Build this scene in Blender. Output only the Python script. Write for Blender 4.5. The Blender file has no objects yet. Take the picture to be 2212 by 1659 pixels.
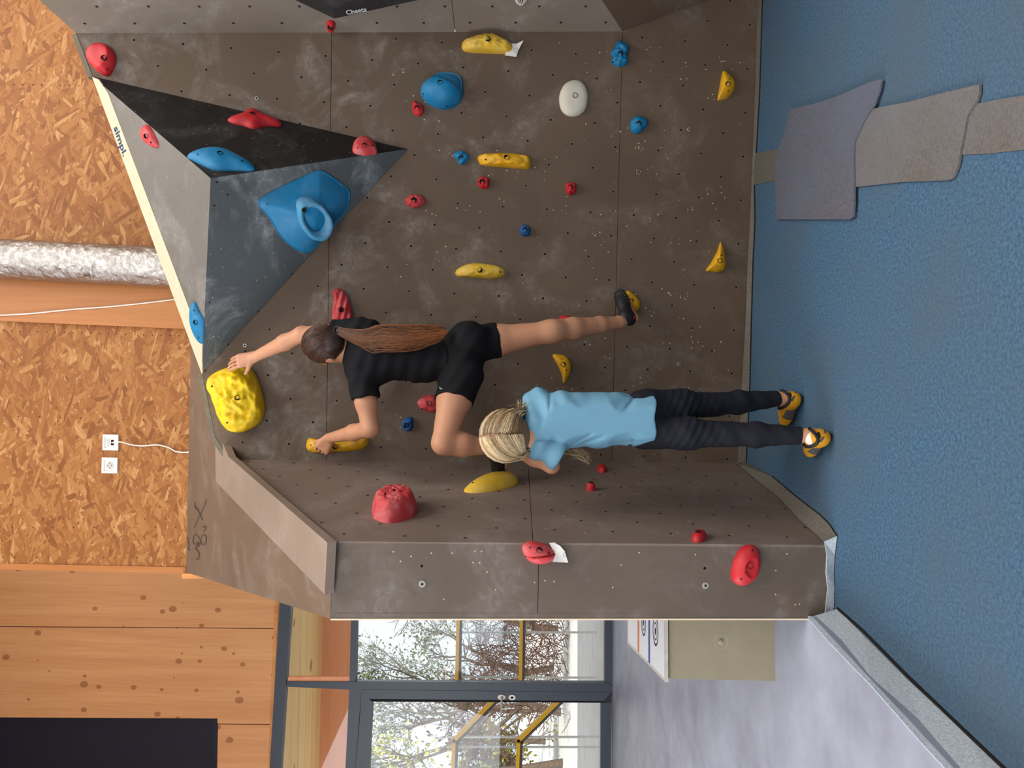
import bpy, bmesh, math, random
import numpy as np
from mathutils import Vector, Matrix, noise

random.seed(7)
scene = bpy.context.scene
C = scene.collection

# ------------------------------------------------------------------ camera
FPX, HCAM, ROLL = 1600.0, 1.25, math.radians(1.2)     # focal length in pixels of the 2212x1659 frame, eye height over the mat
cam_data = bpy.data.cameras.new('camera')
cam_data.sensor_fit = 'HORIZONTAL'
cam_data.sensor_width = 36.0
cam_data.lens = FPX / 2212.0 * 36.0
cam_data.clip_end = 200
cam = bpy.data.objects.new('camera', cam_data)
C.objects.link(cam)
_sr, _cr = math.sin(ROLL), math.cos(ROLL)
_right, _up, _back = Vector((_sr, 0, -_cr)), Vector((_cr, 0, _sr)), Vector((0, -1, 0))   # phone held sideways
_m = Matrix((( _right.x, _up.x, _back.x, 0), (_right.y, _up.y, _back.y, 0), (_right.z, _up.z, _back.z, HCAM), (0, 0, 0, 1)))
cam.matrix_world = _m
scene.camera = cam

# ------------------------------------------------------------------ world, sun, large lights, exposure
w = bpy.data.worlds.new('world'); scene.world = w; w.use_nodes = True
bg = w.node_tree.nodes['Background']
bg.inputs[0].default_value = (0.88, 0.94, 1.0, 1); bg.inputs[1].default_value = 1.15
scene.view_settings.view_transform = 'Standard'
scene.view_settings.look = 'None'
scene.view_settings.gamma = 1.0
scene.view_settings.use_curve_mapping = False
scene.view_settings.exposure = 0.0

def light(name, kind, loc, target, energy, color, size=1, size_y=None):
    l = bpy.data.lights.new(name, kind); l.energy = energy; l.color = color
    if kind == 'AREA':
        l.shape = 'RECTANGLE'; l.size = size; l.size_y = size_y or size
    if kind == 'SUN': l.angle = math.radians(0.6)
    o = bpy.data.objects.new(name, l); C.objects.link(o); o.location = loc
    d = Vector(target) - Vector(loc)
    o.rotation_euler = d.to_track_quat('-Z', 'Y').to_euler()
    return o
light('sun', 'SUN', (5, -9, 17), (0, 0, 0), 4.5, (1.0, 0.95, 0.86))
# daylight of the hall's tall glazing behind and to the left of the photographer
light('daylight_rear_glazing', 'AREA', (-1.2, -4.85, 3.7), (-0.2, 4, 1.8), 150, (0.96, 0.98, 1.0), 6.2, 3.0)
light('daylight_side_glazing', 'AREA', (-5.35, 1.2, 2.9), (0.5, 3.2, 1.4), 330, (0.88, 0.94, 1.0), 4.6, 3.2)
# added overhead area light; brightens the return wall and casts shadows downward
light('fill_overhead', 'AREA', (2.5, 0.4, 7.05), (2.3, 0.8, 0), 520, (1.0, 0.98, 0.95), 5.0, 4.4)

# ------------------------------------------------------------------ pixel rays and planes
def ray(x, y):
    a = 1659 - y - 829.5; b = x - 1106
    a0 = a * _cr + b * _sr; b0 = -a * _sr + b * _cr
    return Vector((a0 / FPX, 1.0, -b0 / FPX))
EYE = Vector((0, 0, HCAM))
class Plane:
    """n.p = k ; N is the unit normal on the side that is looked at"""
    def __init__(s, n, k):
        n = Vector(n); s.k = k / n.length; s.n = n.normalized()
        s.N = s.n if (s.n.dot(EYE) - s.k) > 0 else -s.n
        z = Vector((0, 0, 1)); s.up = z - s.N * z.dot(s.N)
        if s.up.length < 1e-3: s.up = Vector((0, 1, 0))
        s.up.normalize(); s.right = s.up.cross(s.N)
    def hit(s, x, y, off=0.0):
        d = ray(x, y); k = s.k + off * (1 if s.N == s.n else -1)
        t = (k - s.n.dot(EYE)) / s.n.dot(d)
        return EYE + d * t
    def thru(pts):
        a, b, c = pts; n = (b - a).cross(c - a); return Plane(n, n.dot(a))
def at(x, y, depth):
    return EYE + ray(x, y) * depth
PW = Plane((0.033, 1, 0.094), 3.94)                     # main climbing wall, leaning out
PF = Plane((0, 1, 0.067), 2.84)                         # pillar front
_r0, _r1 = Vector((-0.59, 2.84, 0)), Vector((-0.395, 3.955, 0))
PR = Plane.thru((_r0, _r1, Vector((-0.59, 2.713, 1.9))))           # return wall
PS = Plane((0, -0.757, 1), 1.9 - 0.757 * 2.71)          # sloping top of the pillar
PO = Plane((0, 1, 0), 4.37)                             # OSB wall
PG = Plane((-0.14, 1, 0), 8.1 + 0.14 * 2.6)             # timber wall with the glazing
PM = Plane((0, 0, 1), 0.0)                              # mat
PC = Plane((0, 0, 1), 0.10)                             # concrete floor
_q = math.radians(78)
_fold = PW.hit(1000, 69)
_fd = (PW.hit(1345, 68) - PW.hit(165, 72)).normalized()
PQ = Plane.thru((PW.hit(1345, 68), PW.hit(165, 72), _fold + Vector((math.cos(_q), -math.sin(_q), 0))))   # right return wall

def Z(ox, oy, s, pts):
    return [(ox + p[0] / s, oy + p[1] / s) for p in pts]
Z1 = lambda *p: Z(0, 0, 2.949, p)
Z2 = lambda *p: Z(700, 0, 2.949, p)
Z3 = lambda *p: Z(1400, 0, 2.724, p)
Z4 = lambda *p: Z(0, 500, 2.949, p)
ZA = lambda *p: Z(440, 580, 3.95, p)
Z5 = lambda *p: Z(600, 560, 2.602, p)
Z7 = lambda *p: Z(640, 960, 3.16, p)
Z6 = lambda *p: Z(1280, 1000, 2.373, p)
Z8 = lambda *p: Z(580, 1280, 2.836, p)

# ------------------------------------------------------------------ object helpers
def tag(o, label=None, cat=None, group=None, kind=None):
    if label: o['label'] = label
    if cat: o['category'] = cat
    if group: o['group'] = group
    if kind: o['kind'] = kind
    return o
def empty(name, loc=(0, 0, 0), mat=None):
    o = bpy.data.objects.new(name, None); C.objects.link(o); o.empty_display_size = 0.05
    if mat is not None: o.matrix_world = mat
    else: o.location = loc
    return o
def link_mesh(name, me, mat, parent=None, keep_world=True, smooth=False):
    o = bpy.data.objects.new(name, me); C.objects.link(o)
    if mat is not None and len(me.materials) == 0: me.materials.append(mat)
    if parent is not None:
        o.parent = parent
        if keep_world: o.matrix_parent_inverse = world_of(parent).inverted()
    if smooth:
        me.polygons.foreach_set('use_smooth', [True] * len(me.polygons))
    return o
def world_of(o):
    m = o.matrix_basis.copy()
    if o.parent: m = world_of(o.parent) @ o.matrix_parent_inverse @ m
    return m
def mesh_of(name, verts, faces):
    me = bpy.data.meshes.new(name)
    me.from_pydata([tuple(v) for v in verts], [], faces); me.update()
    return me
def mobj(name, verts, faces, mat, parent=None, smooth=False):
    return link_mesh(name, mesh_of(name, verts, faces), mat, parent, True, smooth)
def bm_obj(name, bm, mat, parent=None, smooth=False):
    me = bpy.data.meshes.new(name); bm.to_mesh(me); bm.free()
    return link_mesh(name, me, mat, parent, True, smooth)
def prism(pts, n, thick, off=0.0):
    """polygon of world points pushed back along -n by thick"""
    n = Vector(n).normalized(); k = len(pts)
    top = [Vector(p) + n * off for p in pts]; bot = [p - n * thick for p in top]
    f = [list(range(k)), list(range(2 * k - 1, k - 1, -1))]
    for i in range(k):
        j = (i + 1) % k; f.append([j, i, k + i, k + j])
    # orient
    a = sum((top[i].cross(top[(i + 1) % k]) for i in range(k)), Vector())
    if a.dot(n) < 0: f = [g[::-1] for g in f]
    return top + bot, f
def slab(name, px, plane, thick, mat, parent=None, off=0.0, world=False):
    pts = px if world else [plane.hit(*p) for p in px]
    v, f = prism(pts, plane.N, thick, off)
    return mobj(name, v, f, mat, parent)
def clip(poly, fn):
    """keep the part of a polygon of Vectors where fn(p) >= 0 (fn linear)"""
    out = []
    for i in range(len(poly)):
        a, b = poly[i], poly[(i + 1) % len(poly)]; fa, fb = fn(a), fn(b)
        if fa >= 0: out.append(a)
        if (fa >= 0) != (fb >= 0): out.append(a.lerp(b, fa / (fa - fb)))
    return out
def box_bm(bm, lo, hi, M=None):
    r = bmesh.ops.create_cube(bm, size=1.0)
    S = Matrix.Diagonal((hi[0]-lo[0], hi[1]-lo[1], hi[2]-lo[2], 1)); T = Matrix.Translation(((hi[0]+lo[0])/2, (hi[1]+lo[1])/2, (hi[2]+lo[2])/2))
    bmesh.ops.transform(bm, matrix=(M or Matrix()) @ T @ S, verts=r['verts'])
    return r['verts']
def tube(points, radii, sides=8, cap=True):
    """world verts and faces of a tube along a polyline"""
    P = [Vector(p) for p in points]; n = len(P)
    if not hasattr(radii, '__len__'): radii = [radii] * n
    V, F = [], []
    ref = None
    for i in range(n):
        t = (P[min(i + 1, n - 1)] - P[max(i - 1, 0)]).normalized()
        if ref is None:
            ref = t.orthogonal().normalized()
        ref = (ref - t * ref.dot(t)).normalized(); b = t.cross(ref)
        for k in range(sides):
            a = 2 * math.pi * k / sides
            V.append(P[i] + (ref * math.cos(a) + b * math.sin(a)) * radii[i])
    for i in range(n - 1):
        for k in range(sides):
            k2 = (k + 1) % sides
            F.append([i * sides + k, i * sides + k2, (i + 1) * sides + k2, (i + 1) * sides + k])
    if cap:
        F.append(list(range(sides - 1, -1, -1))); F.append(list(range((n - 1) * sides, n * sides)))
    return V, F
def disc_set(items, sides=8, lift=0.0006):
    """many small discs (centre, normal, radius) as one vertex/face list"""
    V, F = [], []
    for c, n, r in items:
        n = Vector(n); u = n.orthogonal().normalized(); v = n.cross(u); b = len(V)
        ph = random.random() * 6.28
        for k in range(sides):
            a = ph + 2 * math.pi * k / sides
            V.append(Vector(c) + n * lift + (u * math.cos(a) + v * math.sin(a)) * r)
        F.append(list(range(b, b + sides)))
    return V, F
def catmull(pts, n):
    """closed smooth resample of 2D/3D points"""
    P = [np.array(p, float) for p in pts]; k = len(P); out = []
    for i in range(n):
        t = i * k / n; j = int(t); f = t - j
        a, b, c, d = P[(j - 1) % k], P[j % k], P[(j + 1) % k], P[(j + 2) % k]
        out.append(0.5 * ((2 * b) + (c - a) * f + (2 * a - 5 * b + 4 * c - d) * f * f + (3 * b - a - 3 * c + d) * f ** 3))
    return out
def spline(pts, n):
    P = [Vector(p) for p in pts]; k = len(P); out = []
    for i in range(n):
        t = i * (k - 1) / (n - 1); j = min(int(t), k - 2); f = t - j
        a, b, c, d = P[max(j - 1, 0)], P[j], P[j + 1], P[min(j + 2, k - 1)]
        out.append(0.5 * ((2 * b) + (c - a) * f + (2 * a - 5 * b + 4 * c - d) * f * f + (3 * b - a - 3 * c + d) * f ** 3))
    return out

# ------------------------------------------------------------------ materials
def srgb(r, g, b):
    f = lambda c: (c / 255 / 12.92) if c <= 10.31 else (((c / 255) + 0.055) / 1.055) ** 2.4
    return (f(r), f(g), f(b), 1)
class NT:
    def __init__(s, name):
        s.m = bpy.data.materials.new(name); s.m.use_nodes = True
        s.t = s.m.node_tree; s.b = s.t.nodes['Principled BSDF']; s.out = s.t.nodes['Material Output']
    def n(s, kind, **kw):
        nd = s.t.nodes.new(kind)
        for k, v in kw.items():
            if k.startswith('i_'):
                key = k[2:]; key = int(key) if key.isdigit() else key.replace('_', ' ')
                nd.inputs[key].default_value = v
            else: setattr(nd, k, v)
        return nd
    def l(s, a, b): s.t.links.new(a, b)
    def ramp(s, src, stops, interp='LINEAR'):
        r = s.n('ShaderNodeValToRGB'); r.color_ramp.interpolation = interp
        e = r.color_ramp.elements
        while len(e) < len(stops): e.new(0.5)
        for x, (p, c) in zip(e, stops):
            x.position = p; x.color = c if hasattr(c, '__len__') else (c, c, c, 1)
        s.l(src, r.inputs[0]); return r.outputs[0]
    def coord(s, scale=(1, 1, 1), rot=(0, 0, 0), kind='Object', loc=(0, 0, 0)):
        tc = s.n('ShaderNodeTexCoord'); mp = s.n('ShaderNodeMapping')
        mp.inputs['Scale'].default_value = scale; mp.inputs['Rotation'].default_value = rot; mp.inputs['Location'].default_value = loc
        s.l(tc.outputs[kind], mp.inputs[0]); return mp.outputs[0]
    def noise(s, vec, scale, detail=4, rough=0.55, dist=0.0):
        n = s.n('ShaderNodeTexNoise', i_Scale=scale, i_Detail=detail, i_Roughness=rough, i_Distortion=dist)
        if vec is not None: s.l(vec, n.inputs['Vector'])
        return n.outputs['Fac']
    def mix(s, fac, a, b, mode='MIX'):
        m = s.n('ShaderNodeMix', data_type='RGBA', blend_type=mode)
        for sock, v in ((m.inputs[0], fac), (m.inputs[6], a), (m.inputs[7], b)):
            if hasattr(v, 'is_output'): s.l(v, sock)
            else: sock.default_value = v
        return m.outputs[2]
    def math(s, op, a, b=0.0):
        m = s.n('ShaderNodeMath', operation=op)
        for sock, v in ((m.inputs[0], a), (m.inputs[1], b)):
            if hasattr(v, 'is_output'): s.l(v, sock)
            else: sock.default_value = v
        return m.outputs[0]
    def bump(s, src, strength=0.2, dist=0.01):
        b = s.n('ShaderNodeBump', i_Strength=strength, i_Distance=dist)
        s.l(src, b.inputs['Height']); s.l(b.outputs[0], s.b.inputs['Normal'])
    def set(s, color=None, rough=None, metal=None, spec=None):
        for key, v in (('Base Color', color), ('Roughness', rough), ('Metallic', metal), ('Specular IOR Level', spec)):
            if v is None: continue
            if hasattr(v, 'is_output'): s.l(v, s.b.inputs[key])
            else: s.b.inputs[key].default_value = v
        return s.m
def simple(name, col, rough=0.55, metal=0.0, var=0.12, scale=30, spec=0.4, bump=0.0, bscale=200):
    t = NT(name); v = t.coord()
    nz = t.noise(v, scale, 3)
    dark = tuple(c * (1 - var) for c in col[:3]) + (1,); lite = tuple(min(1, c * (1 + var)) for c in col[:3]) + (1,)
    t.set(t.ramp(nz, [(0.3, dark), (0.7, lite)]), rough, metal, spec)
    if bump: t.bump(t.noise(v, bscale, 2), bump, 0.004)
    return t.m

def mat_wall(name, col, chalk=0.35, tint=(0.62, 0.60, 0.57, 1), streak=(1, 1, 1), high=False):
    """film faced plywood with rubbed-in chalk"""
    t = NT(name); v = t.coord(); vs = t.coord(streak)
    base = t.ramp(t.noise(v, 1.6, 5, 0.6), [(0.3, tuple(c * 0.86 for c in col[:3]) + (1,)), (0.7, tuple(c * 1.12 for c in col[:3]) + (1,))])
    smear = t.ramp(t.noise(vs, 3.1, 7, 0.62, 0.9), [(0.48, 0.0), (0.72, 1.0)])
    fine = t.ramp(t.noise(vs, 13, 6, 0.65, 1.6), [(0.46, 0.0), (0.75, 1.0)])
    cov = t.math('MULTIPLY', smear, t.math('ADD', t.math('MULTIPLY', fine, 0.75), 0.25))
    streaks = t.ramp(t.noise(t.coord((2.0, 2.0, 9.0), (0.4, 0.5, 0.2)), 5, 5, 0.6, 2.5), [(0.66, 0.0), (0.76, 1.0)])
    cov = t.math('MAXIMUM', t.math('MULTIPLY', cov, chalk), t.math('MULTIPLY', t.math('MULTIPLY', streaks, smear), chalk * 0.9))
    spk = t.ramp(t.noise(v, 160, 2, 0.5), [(0.70, 0.0), (0.78, 1.0)])
    cov = t.math('MAXIMUM', cov, t.math('MULTIPLY', spk, chalk * 0.35))
    if high:                                               # hands leave chalk mostly on the upper part
        sx = t.n('ShaderNodeSeparateXYZ'); t.l(v, sx.inputs[0]); mr = t.n('ShaderNodeMapRange'); mr.inputs['From Min'].default_value = 0.5; mr.inputs['From Max'].default_value = 2.3; mr.inputs['To Min'].default_value = 0.45; t.l(sx.outputs[2], mr.inputs[0])
        cov = t.math('MULTIPLY', cov, mr.outputs[0])
    t.set(t.mix(cov, base, tint), 0.62, 0, 0.30)
    t.bump(t.noise(v, 260, 3), 0.08, 0.002)
    return t.m
M = {}
M['ply'] = mat_wall('film_plywood', srgb(98, 82, 68), 0.50, high=True)
M['ply_right'] = mat_wall('chalked_lit_plywood', srgb(134, 124, 112), 0.45)  # partly real chalk, partly paler to stand for light from the left
M['ply_return'] = mat_wall('return_plywood', srgb(122, 106, 96), 0.30)  # paler than the main wall: brightness the lamps miss, put into the colour
M['ply_pillar'] = mat_wall('film_plywood_pillar', srgb(104, 92, 82), 0.34)
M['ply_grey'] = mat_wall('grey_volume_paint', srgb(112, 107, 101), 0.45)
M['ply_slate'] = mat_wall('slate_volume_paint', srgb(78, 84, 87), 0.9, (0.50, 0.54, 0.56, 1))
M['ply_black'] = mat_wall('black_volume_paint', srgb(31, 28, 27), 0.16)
M['white_ply'] = simple('bare_white_plywood', srgb(206, 188, 160), 0.6, var=0.05)
M['dark'] = simple('dark_gap', srgb(14, 12, 12), 0.9)
M['chip'] = simple('wood_chip', srgb(205, 185, 150), 0.8)
M['steel'] = simple('zinc_steel', srgb(168, 166, 158), 0.4, 0.25)
def mat_plastic(name, col, chalk=0.25):
    t = NT(name); v = t.coord()
    b = t.ramp(t.noise(v, 9, 4), [(0.3, tuple(c * 0.88 for c in col[:3]) + (1,)), (0.7, tuple(min(1, c * 1.08) for c in col[:3]) + (1,))])
    k = t.ramp(t.noise(v, 14, 6, 0.6, 0.6), [(0.45, 0.0), (0.75, 1.0)])
    pale = tuple(0.45 * c + 0.33 for c in col[:3]) + (1,)
    t.set(t.mix(t.math('MULTIPLY', k, chalk), b, pale), 0.55, 0, 0.4)
    t.bump(t.noise(v, 320, 2), 0.12, 0.002)
    return t.m
M['red'] = mat_plastic('red_resin', srgb(190, 30, 38), 0.12)
M['red_chalky'] = mat_plastic('chalky_red_resin', srgb(200, 62, 66), 0.5)
M['yellow'] = mat_plastic('yellow_resin', srgb(226, 168, 16), 0.15)
M['yellow_pale'] = mat_plastic('pale_yellow_resin', srgb(222, 180, 50), 0.35)
M['yellow_bright'] = mat_plastic('bright_yellow_resin', srgb(238, 200, 10), 0.12)
M['blue'] = mat_plastic('blue_resin', srgb(12, 118, 166), 0.12)
M['blue_dark'] = mat_plastic('dark_blue_resin', srgb(20, 84, 142), 0.1)
M['blue_chalky'] = mat_plastic('chalky_blue_resin', srgb(72, 150, 190), 0.55)
M['white_resin'] = mat_plastic('white_resin', srgb(214, 208, 192), 0.1)
M['paper'] = simple('paper', srgb(232, 230, 224), 0.8, var=0.03)
M['ink'] = simple('ink', srgb(40, 40, 60), 0.8)

def mat_carpet(name, c1, c2, scale=130, worn=None):
    t = NT(name); v = t.coord()
    a = t.noise(v, scale, 3, 0.7); big = t.noise(v, 1.3, 4, 0.6)
    col = t.ramp(a, [(0.32, c1), (0.68, c2)])
    if worn is not None:
        col = t.mix(t.ramp(big, [(0.38, 0.0), (0.68, 0.75)]), col, worn)
    t.set(col, 0.95, 0, 0.12)
    t.bump(t.noise(v, scale * 1.5, 3), 0.5, 0.004)
    return t.m
M['mat'] = mat_carpet('blue_needle_felt', srgb(48, 76, 100), srgb(82, 112, 138), 95, srgb(78, 92, 104))
M['felt_grey'] = mat_carpet('grey_felt', srgb(88, 84, 78), srgb(120, 114, 106), 140)
M['felt_pale'] = mat_carpet('pale_grey_felt', srgb(152, 162, 170), srgb(188, 198, 208), 140)
M['felt_mauve'] = mat_carpet('mauve_grey_felt', srgb(80, 78, 86), srgb(106, 104, 112), 140, srgb(94, 102, 118))
M['felt_brown'] = mat_carpet('brown_grey_felt', srgb(88, 82, 78), srgb(114, 108, 104), 140, srgb(112, 114, 120))
M['felt_sand'] = mat_carpet('sand_grey_felt', srgb(84, 82, 76), srgb(108, 106, 96), 140)

def mat_concrete():
    t = NT('painted_concrete'); v = t.coord()
    c = t.ramp(t.noise(v, 2.2, 6, 0.65), [(0.3, srgb(130, 132, 148)), (0.7, srgb(164, 169, 186))])
    t.set(c, t.ramp(t.noise(v, 7, 4), [(0.3, 0.30), (0.7, 0.48)]), 0, 0.5)
    t.bump(t.noise(v, 26, 5, 0.6), 0.12, 0.006)
    return t.m
M['concrete'] = mat_concrete()

def mat_osb():
    t = NT('osb_board'); tc = t.n('ShaderNodeTexCoord')
    best = None; col = None; edge = None
    tones = [(0.0, srgb(102, 56, 26)), (0.2, srgb(136, 82, 38)), (0.5, srgb(154, 98, 48)), (0.8, srgb(168, 114, 62)), (0.97, srgb(198, 152, 98))]
    rnd = random.Random(3)
    for i in range(9):
        ang = rnd.uniform(-1.45, 1.45); ln = rnd.uniform(0.07, 0.15); wd = rnd.uniform(0.012, 0.030)
        r1 = t.n('ShaderNodeMapping'); r1.inputs['Rotation'].default_value = (0, ang, 0); r1.inputs['Location'].default_value = (rnd.random() * 5, 0, rnd.random() * 5)
        t.l(tc.outputs['Object'], r1.inputs[0])
        sc = t.n('ShaderNodeMapping'); sc.inputs['Scale'].default_value = (1 / wd, 0.0, 1 / ln)
        t.l(r1.outputs[0], sc.inputs[0])
        vo = t.n('ShaderNodeTexVoronoi', voronoi_dimensions='3D', i_Scale=1.0, i_Randomness=0.95); t.l(sc.outputs[0], vo.inputs['Vector'])
        sep = t.n('ShaderNodeSeparateColor'); t.l(vo.outputs['Color'], sep.inputs[0])
        grain = t.noise(sc.outputs[0], 2.2, 3)
        tone = t.math('ADD', t.math('MULTIPLY', sep.outputs[1], 0.75), t.math('MULTIPLY', grain, 0.3))
        c = t.ramp(tone, tones); pr = sep.outputs[0]
        if best is None: best, col = pr, c
        else:
            g = t.math('GREATER_THAN', pr, best); col = t.mix(g, col, c); best = t.math('MAXIMUM', best, pr)
    t.set(col, 0.6, 0, 0.3); t.bump(best, 0.25, 0.003)
    return t.m
M['osb'] = mat_osb()

def mat_wood(name, c1, c2, knots=True, axis=2, grain=60, ks=5.0):
    t = NT(name)
    st = [grain, grain, grain]; st[axis] = grain * 0.035
    v = t.coord(tuple(st)); o = t.coord()
    g = t.noise(v, 1.0, 5, 0.6, 0.4)
    st2 = [7, 7, 7]; st2[axis] = 0.35
    rings = t.noise(t.coord(tuple(st2)), 1.0, 3, 0.5, 0.6)
    col = t.ramp(t.math('ADD', t.math('MULTIPLY', g, 0.45), t.math('MULTIPLY', rings, 0.55)), [(0.32, c1), (0.66, c2)])
    if knots:
        kz = [1, 1, 1]; kz[axis] = 0.75
        vo = t.n('ShaderNodeTexVoronoi', i_Scale=ks, i_Randomness=1.0); t.l(t.coord(tuple(kz)), vo.inputs['Vector'])
        sep = t.n('ShaderNodeSeparateColor'); t.l(vo.outputs['Color'], sep.inputs[0])
        rad = t.math('MULTIPLY', t.math('MAXIMUM', t.math('SUBTRACT', sep.outputs[0], 0.25), 0.0), 0.36)
        k = t.math('LESS_THAN', vo.outputs['Distance'], rad)
        col = t.mix(t.math('MULTIPLY', k, 0.65), col, srgb(140, 78, 38))
    t.set(col, 0.5, 0, 0.35)
    return t.m
M['clt'] = mat_wood('spruce_panel', srgb(206, 142, 90), srgb(226, 168, 114), True, 2, 60, 7.5)
M['glulam'] = mat_wood('glulam_post', srgb(164, 100, 52), srgb(190, 126, 70), False)
M['trimwood'] = mat_wood('trim_wood', srgb(190, 120, 62), srgb(222, 160, 92), False)
M['soffit'] = mat_wood('larch_soffit', srgb(236, 190, 122), srgb(250, 216, 156), True, 0, 60, 3.0)
M['fascia'] = mat_wood('red_larch', srgb(220, 142, 98), srgb(234, 164, 118), False, 0)
M['frame'] = simple('anthracite_aluminium', srgb(58, 68, 80), 0.4, 0.0, 0.05)
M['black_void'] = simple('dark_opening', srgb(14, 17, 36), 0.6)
M['white_plastic'] = simple('white_plastic', srgb(226, 222, 214), 0.4, var=0.03)
M['cable'] = simple('white_cable', srgb(232, 224, 214), 0.5, var=0.03)
M['hall_white'] = simple('hall_paint', srgb(196, 186, 172), 0.8)
def mat_glass():
    t = NT('window_glass'); t.t.nodes.remove(t.b)
    tr = t.n('ShaderNodeBsdfTransparent'); tr.inputs[0].default_value = (0.95, 0.97, 0.98, 1)
    gl = t.n('ShaderNodeBsdfGlossy'); gl.inputs['Roughness'].default_value = 0.02
    fr = t.n('ShaderNodeFresnel', i_IOR=1.35); mx = t.n('ShaderNodeMixShader')
    t.l(fr.outputs[0], mx.inputs[0]); t.l(tr.outputs[0], mx.inputs[1]); t.l(gl.outputs[0], mx.inputs[2]); t.l(mx.outputs[0], t.out.inputs[0])
    return t.m
M['glass'] = mat_glass()
# ================================================================== the setting
def struct(o): o['kind'] = 'structure'; return o

# --- hall shell that the photographer stands in (lets daylight in through openings behind and to the left)
def shell(name, lo, hi, mat):
    bm = bmesh.new(); box_bm(bm, lo, hi); return struct(bm_obj(name, bm, mat))
shell('ceiling', (-6.2, -5.2, 7.2), (6.2, 8.4, 7.4), M['hall_white'])
shell('wall_rear_lower', (-6.2, -5.2, -0.1), (6.2, -5.0, 2.1), M['hall_white'])
shell('wall_rear_upper', (-6.2, -5.2, 5.3), (6.2, -5.0, 7.2), M['hall_white'])
shell('wall_rear_side', (2.0, -5.2, 2.1), (6.2, -5.0, 5.3), M['hall_white'])
shell('wall_rear_corner', (-6.2, -5.2, 2.1), (-4.4, -5.0, 5.3), M['hall_white'])
shell('wall_right', (5.2, -5.0, -0.1), (5.4, 8.4, 7.2), M['hall_white'])
shell('wall_left_lower', (-5.8, -5.0, 0.0), (-5.6, 7.9, 1.2), M['clt'])
shell('wall_left_upper', (-5.8, -5.0, 4.6), (-5.6, 7.9, 7.2), M['clt'])
shell('wall_left_far', (-5.8, 3.6, 1.2), (-5.6, 7.9, 4.6), M['clt'])
shell('wall_left_near', (-5.8, -5.0, 1.2), (-5.6, -1.2, 4.6), M['clt'])

# --- floor levels
def edge_x(y): return -0.957 + (y - 1.9) * 0.118
cf = [(-5.8, -5, 0.1), (edge_x(-5), -5, 0.1), (edge_x(2.79), 2.79, 0.1), (-0.87, 2.86, 0.1), (-0.45, 4.5, 0.1), (5.3, 4.5, 0.1), (5.3, 8.6, 0.1), (-5.8, 8.0, 0.1)]
v, f = prism([Vector(p) for p in cf], (0, 0, 1), 0.2)
struct(mobj('floor', v, f, M['concrete']))
def wy(x, z=0.0): return 3.94 - 0.033 * x - 0.094 * z
mp = [(edge_x(-5), -5, 0), (5.2, -5, 0), (5.2, wy(5.2), 0), (-0.40, wy(-0.40), 0), (-0.59, 2.86, 0), (-0.87, 2.86, 0), (edge_x(2.79), 2.79, 0)]
v, f = prism([Vector(p) for p in mp], (0, 0, 1), 0.2)
mat_floor = struct(mobj('floor_mat', v, f, M['mat']))

# --- main climbing wall: a dark backing carries plywood panels with open seams
fold_top, fold_bot = PW.hit(165, 72), PW.hit(1345, 68)
wpoly = [PW.hit(165, 72), PW.hit(200, 165), PW.hit(437, 806), PW.hit(465, 945), PW.hit(499, 996)]
cb = Vector((-0.425, wy(-0.425), 0)); wpoly += [cb, Vector((5.0, wy(5.0), 0)), Vector((5.0, wy(5.0, 0.2), 0.2))]
wpoly += [PW.hit(1480, 20), PW.hit(1345, 68)]
wall_c = struct(slab('wall_center', wpoly, PW, 0.03, M['dark'], None, -0.018, True))
tW = lambda p: p.z * math.sqrt(1 + 0.094 ** 2)
seam_hi = tW(PW.hit(708, 740)); seam_lo = tW(PW.hit(1339, 300))
gap = 0.0012
def panel_set(poly, plane, cuts, mat, parent, coordfn, name='panel', thick=0.018, off=0.0):
    bounds = [-1e9] + sorted(cuts) + [1e9]
    for a, b in zip(bounds[:-1], bounds[1:]):
        p = clip(poly, lambda q: coordfn(q) - a - (gap if a > -1e8 else 0)); p = clip(p, lambda q: b - coordfn(q) - (gap if b < 1e8 else 0))
        if len(p) > 2: slab(name, p, plane, thick, mat, parent, off, True)
panel_set(wpoly, PW, [seam_lo, seam_hi], M['ply'], wall_c, tW)

# bolt holes on a slanted lattice, and the chipped screw holes of earlier routes
LAT, ANG = 0.114, math.radians(-1.25)
def W_st(s, t):
    z = t / math.sqrt(1 + 0.094 ** 2); return Vector((s, 3.94 - 0.033 * s - 0.094 * z, z))
def inside(poly, plane, p, m=0.01):
    R, U = plane.right, plane.up; n = len(poly); x, y = p.dot(R), p.dot(U); c = False; near = 9
    for i in range(n):
        a, b = poly[i], poly[(i + 1) % n]; ax, ay, bx, by = a.dot(R), a.dot(U), b.dot(R), b.dot(U)
        if (ay > y) != (by > y) and x < (bx - ax) * (y - ay) / (by - ay) + ax: c = not c
        L2 = (bx - ax) ** 2 + (by - ay) ** 2 or 1e-9; t = max(0, min(1, ((x - ax) * (bx - ax) + (y - ay) * (by - ay)) / L2))
        near = min(near, math.hypot(x - ax - t * (bx - ax), y - ay - t * (by - ay)))
    return c and near > m
holes = []
for i in range(-26, 14):
    for j in range(-24, 22):
        if (i + j) % 2: continue
        s = 1.6047 + LAT * (i * math.cos(ANG) - j * math.sin(ANG)); t = 1.9916 + LAT * (i * math.sin(ANG) + j * math.cos(ANG))
        p = W_st(s, t)
        if inside(wpoly, PW, p, 0.02): holes.append(p)
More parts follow.
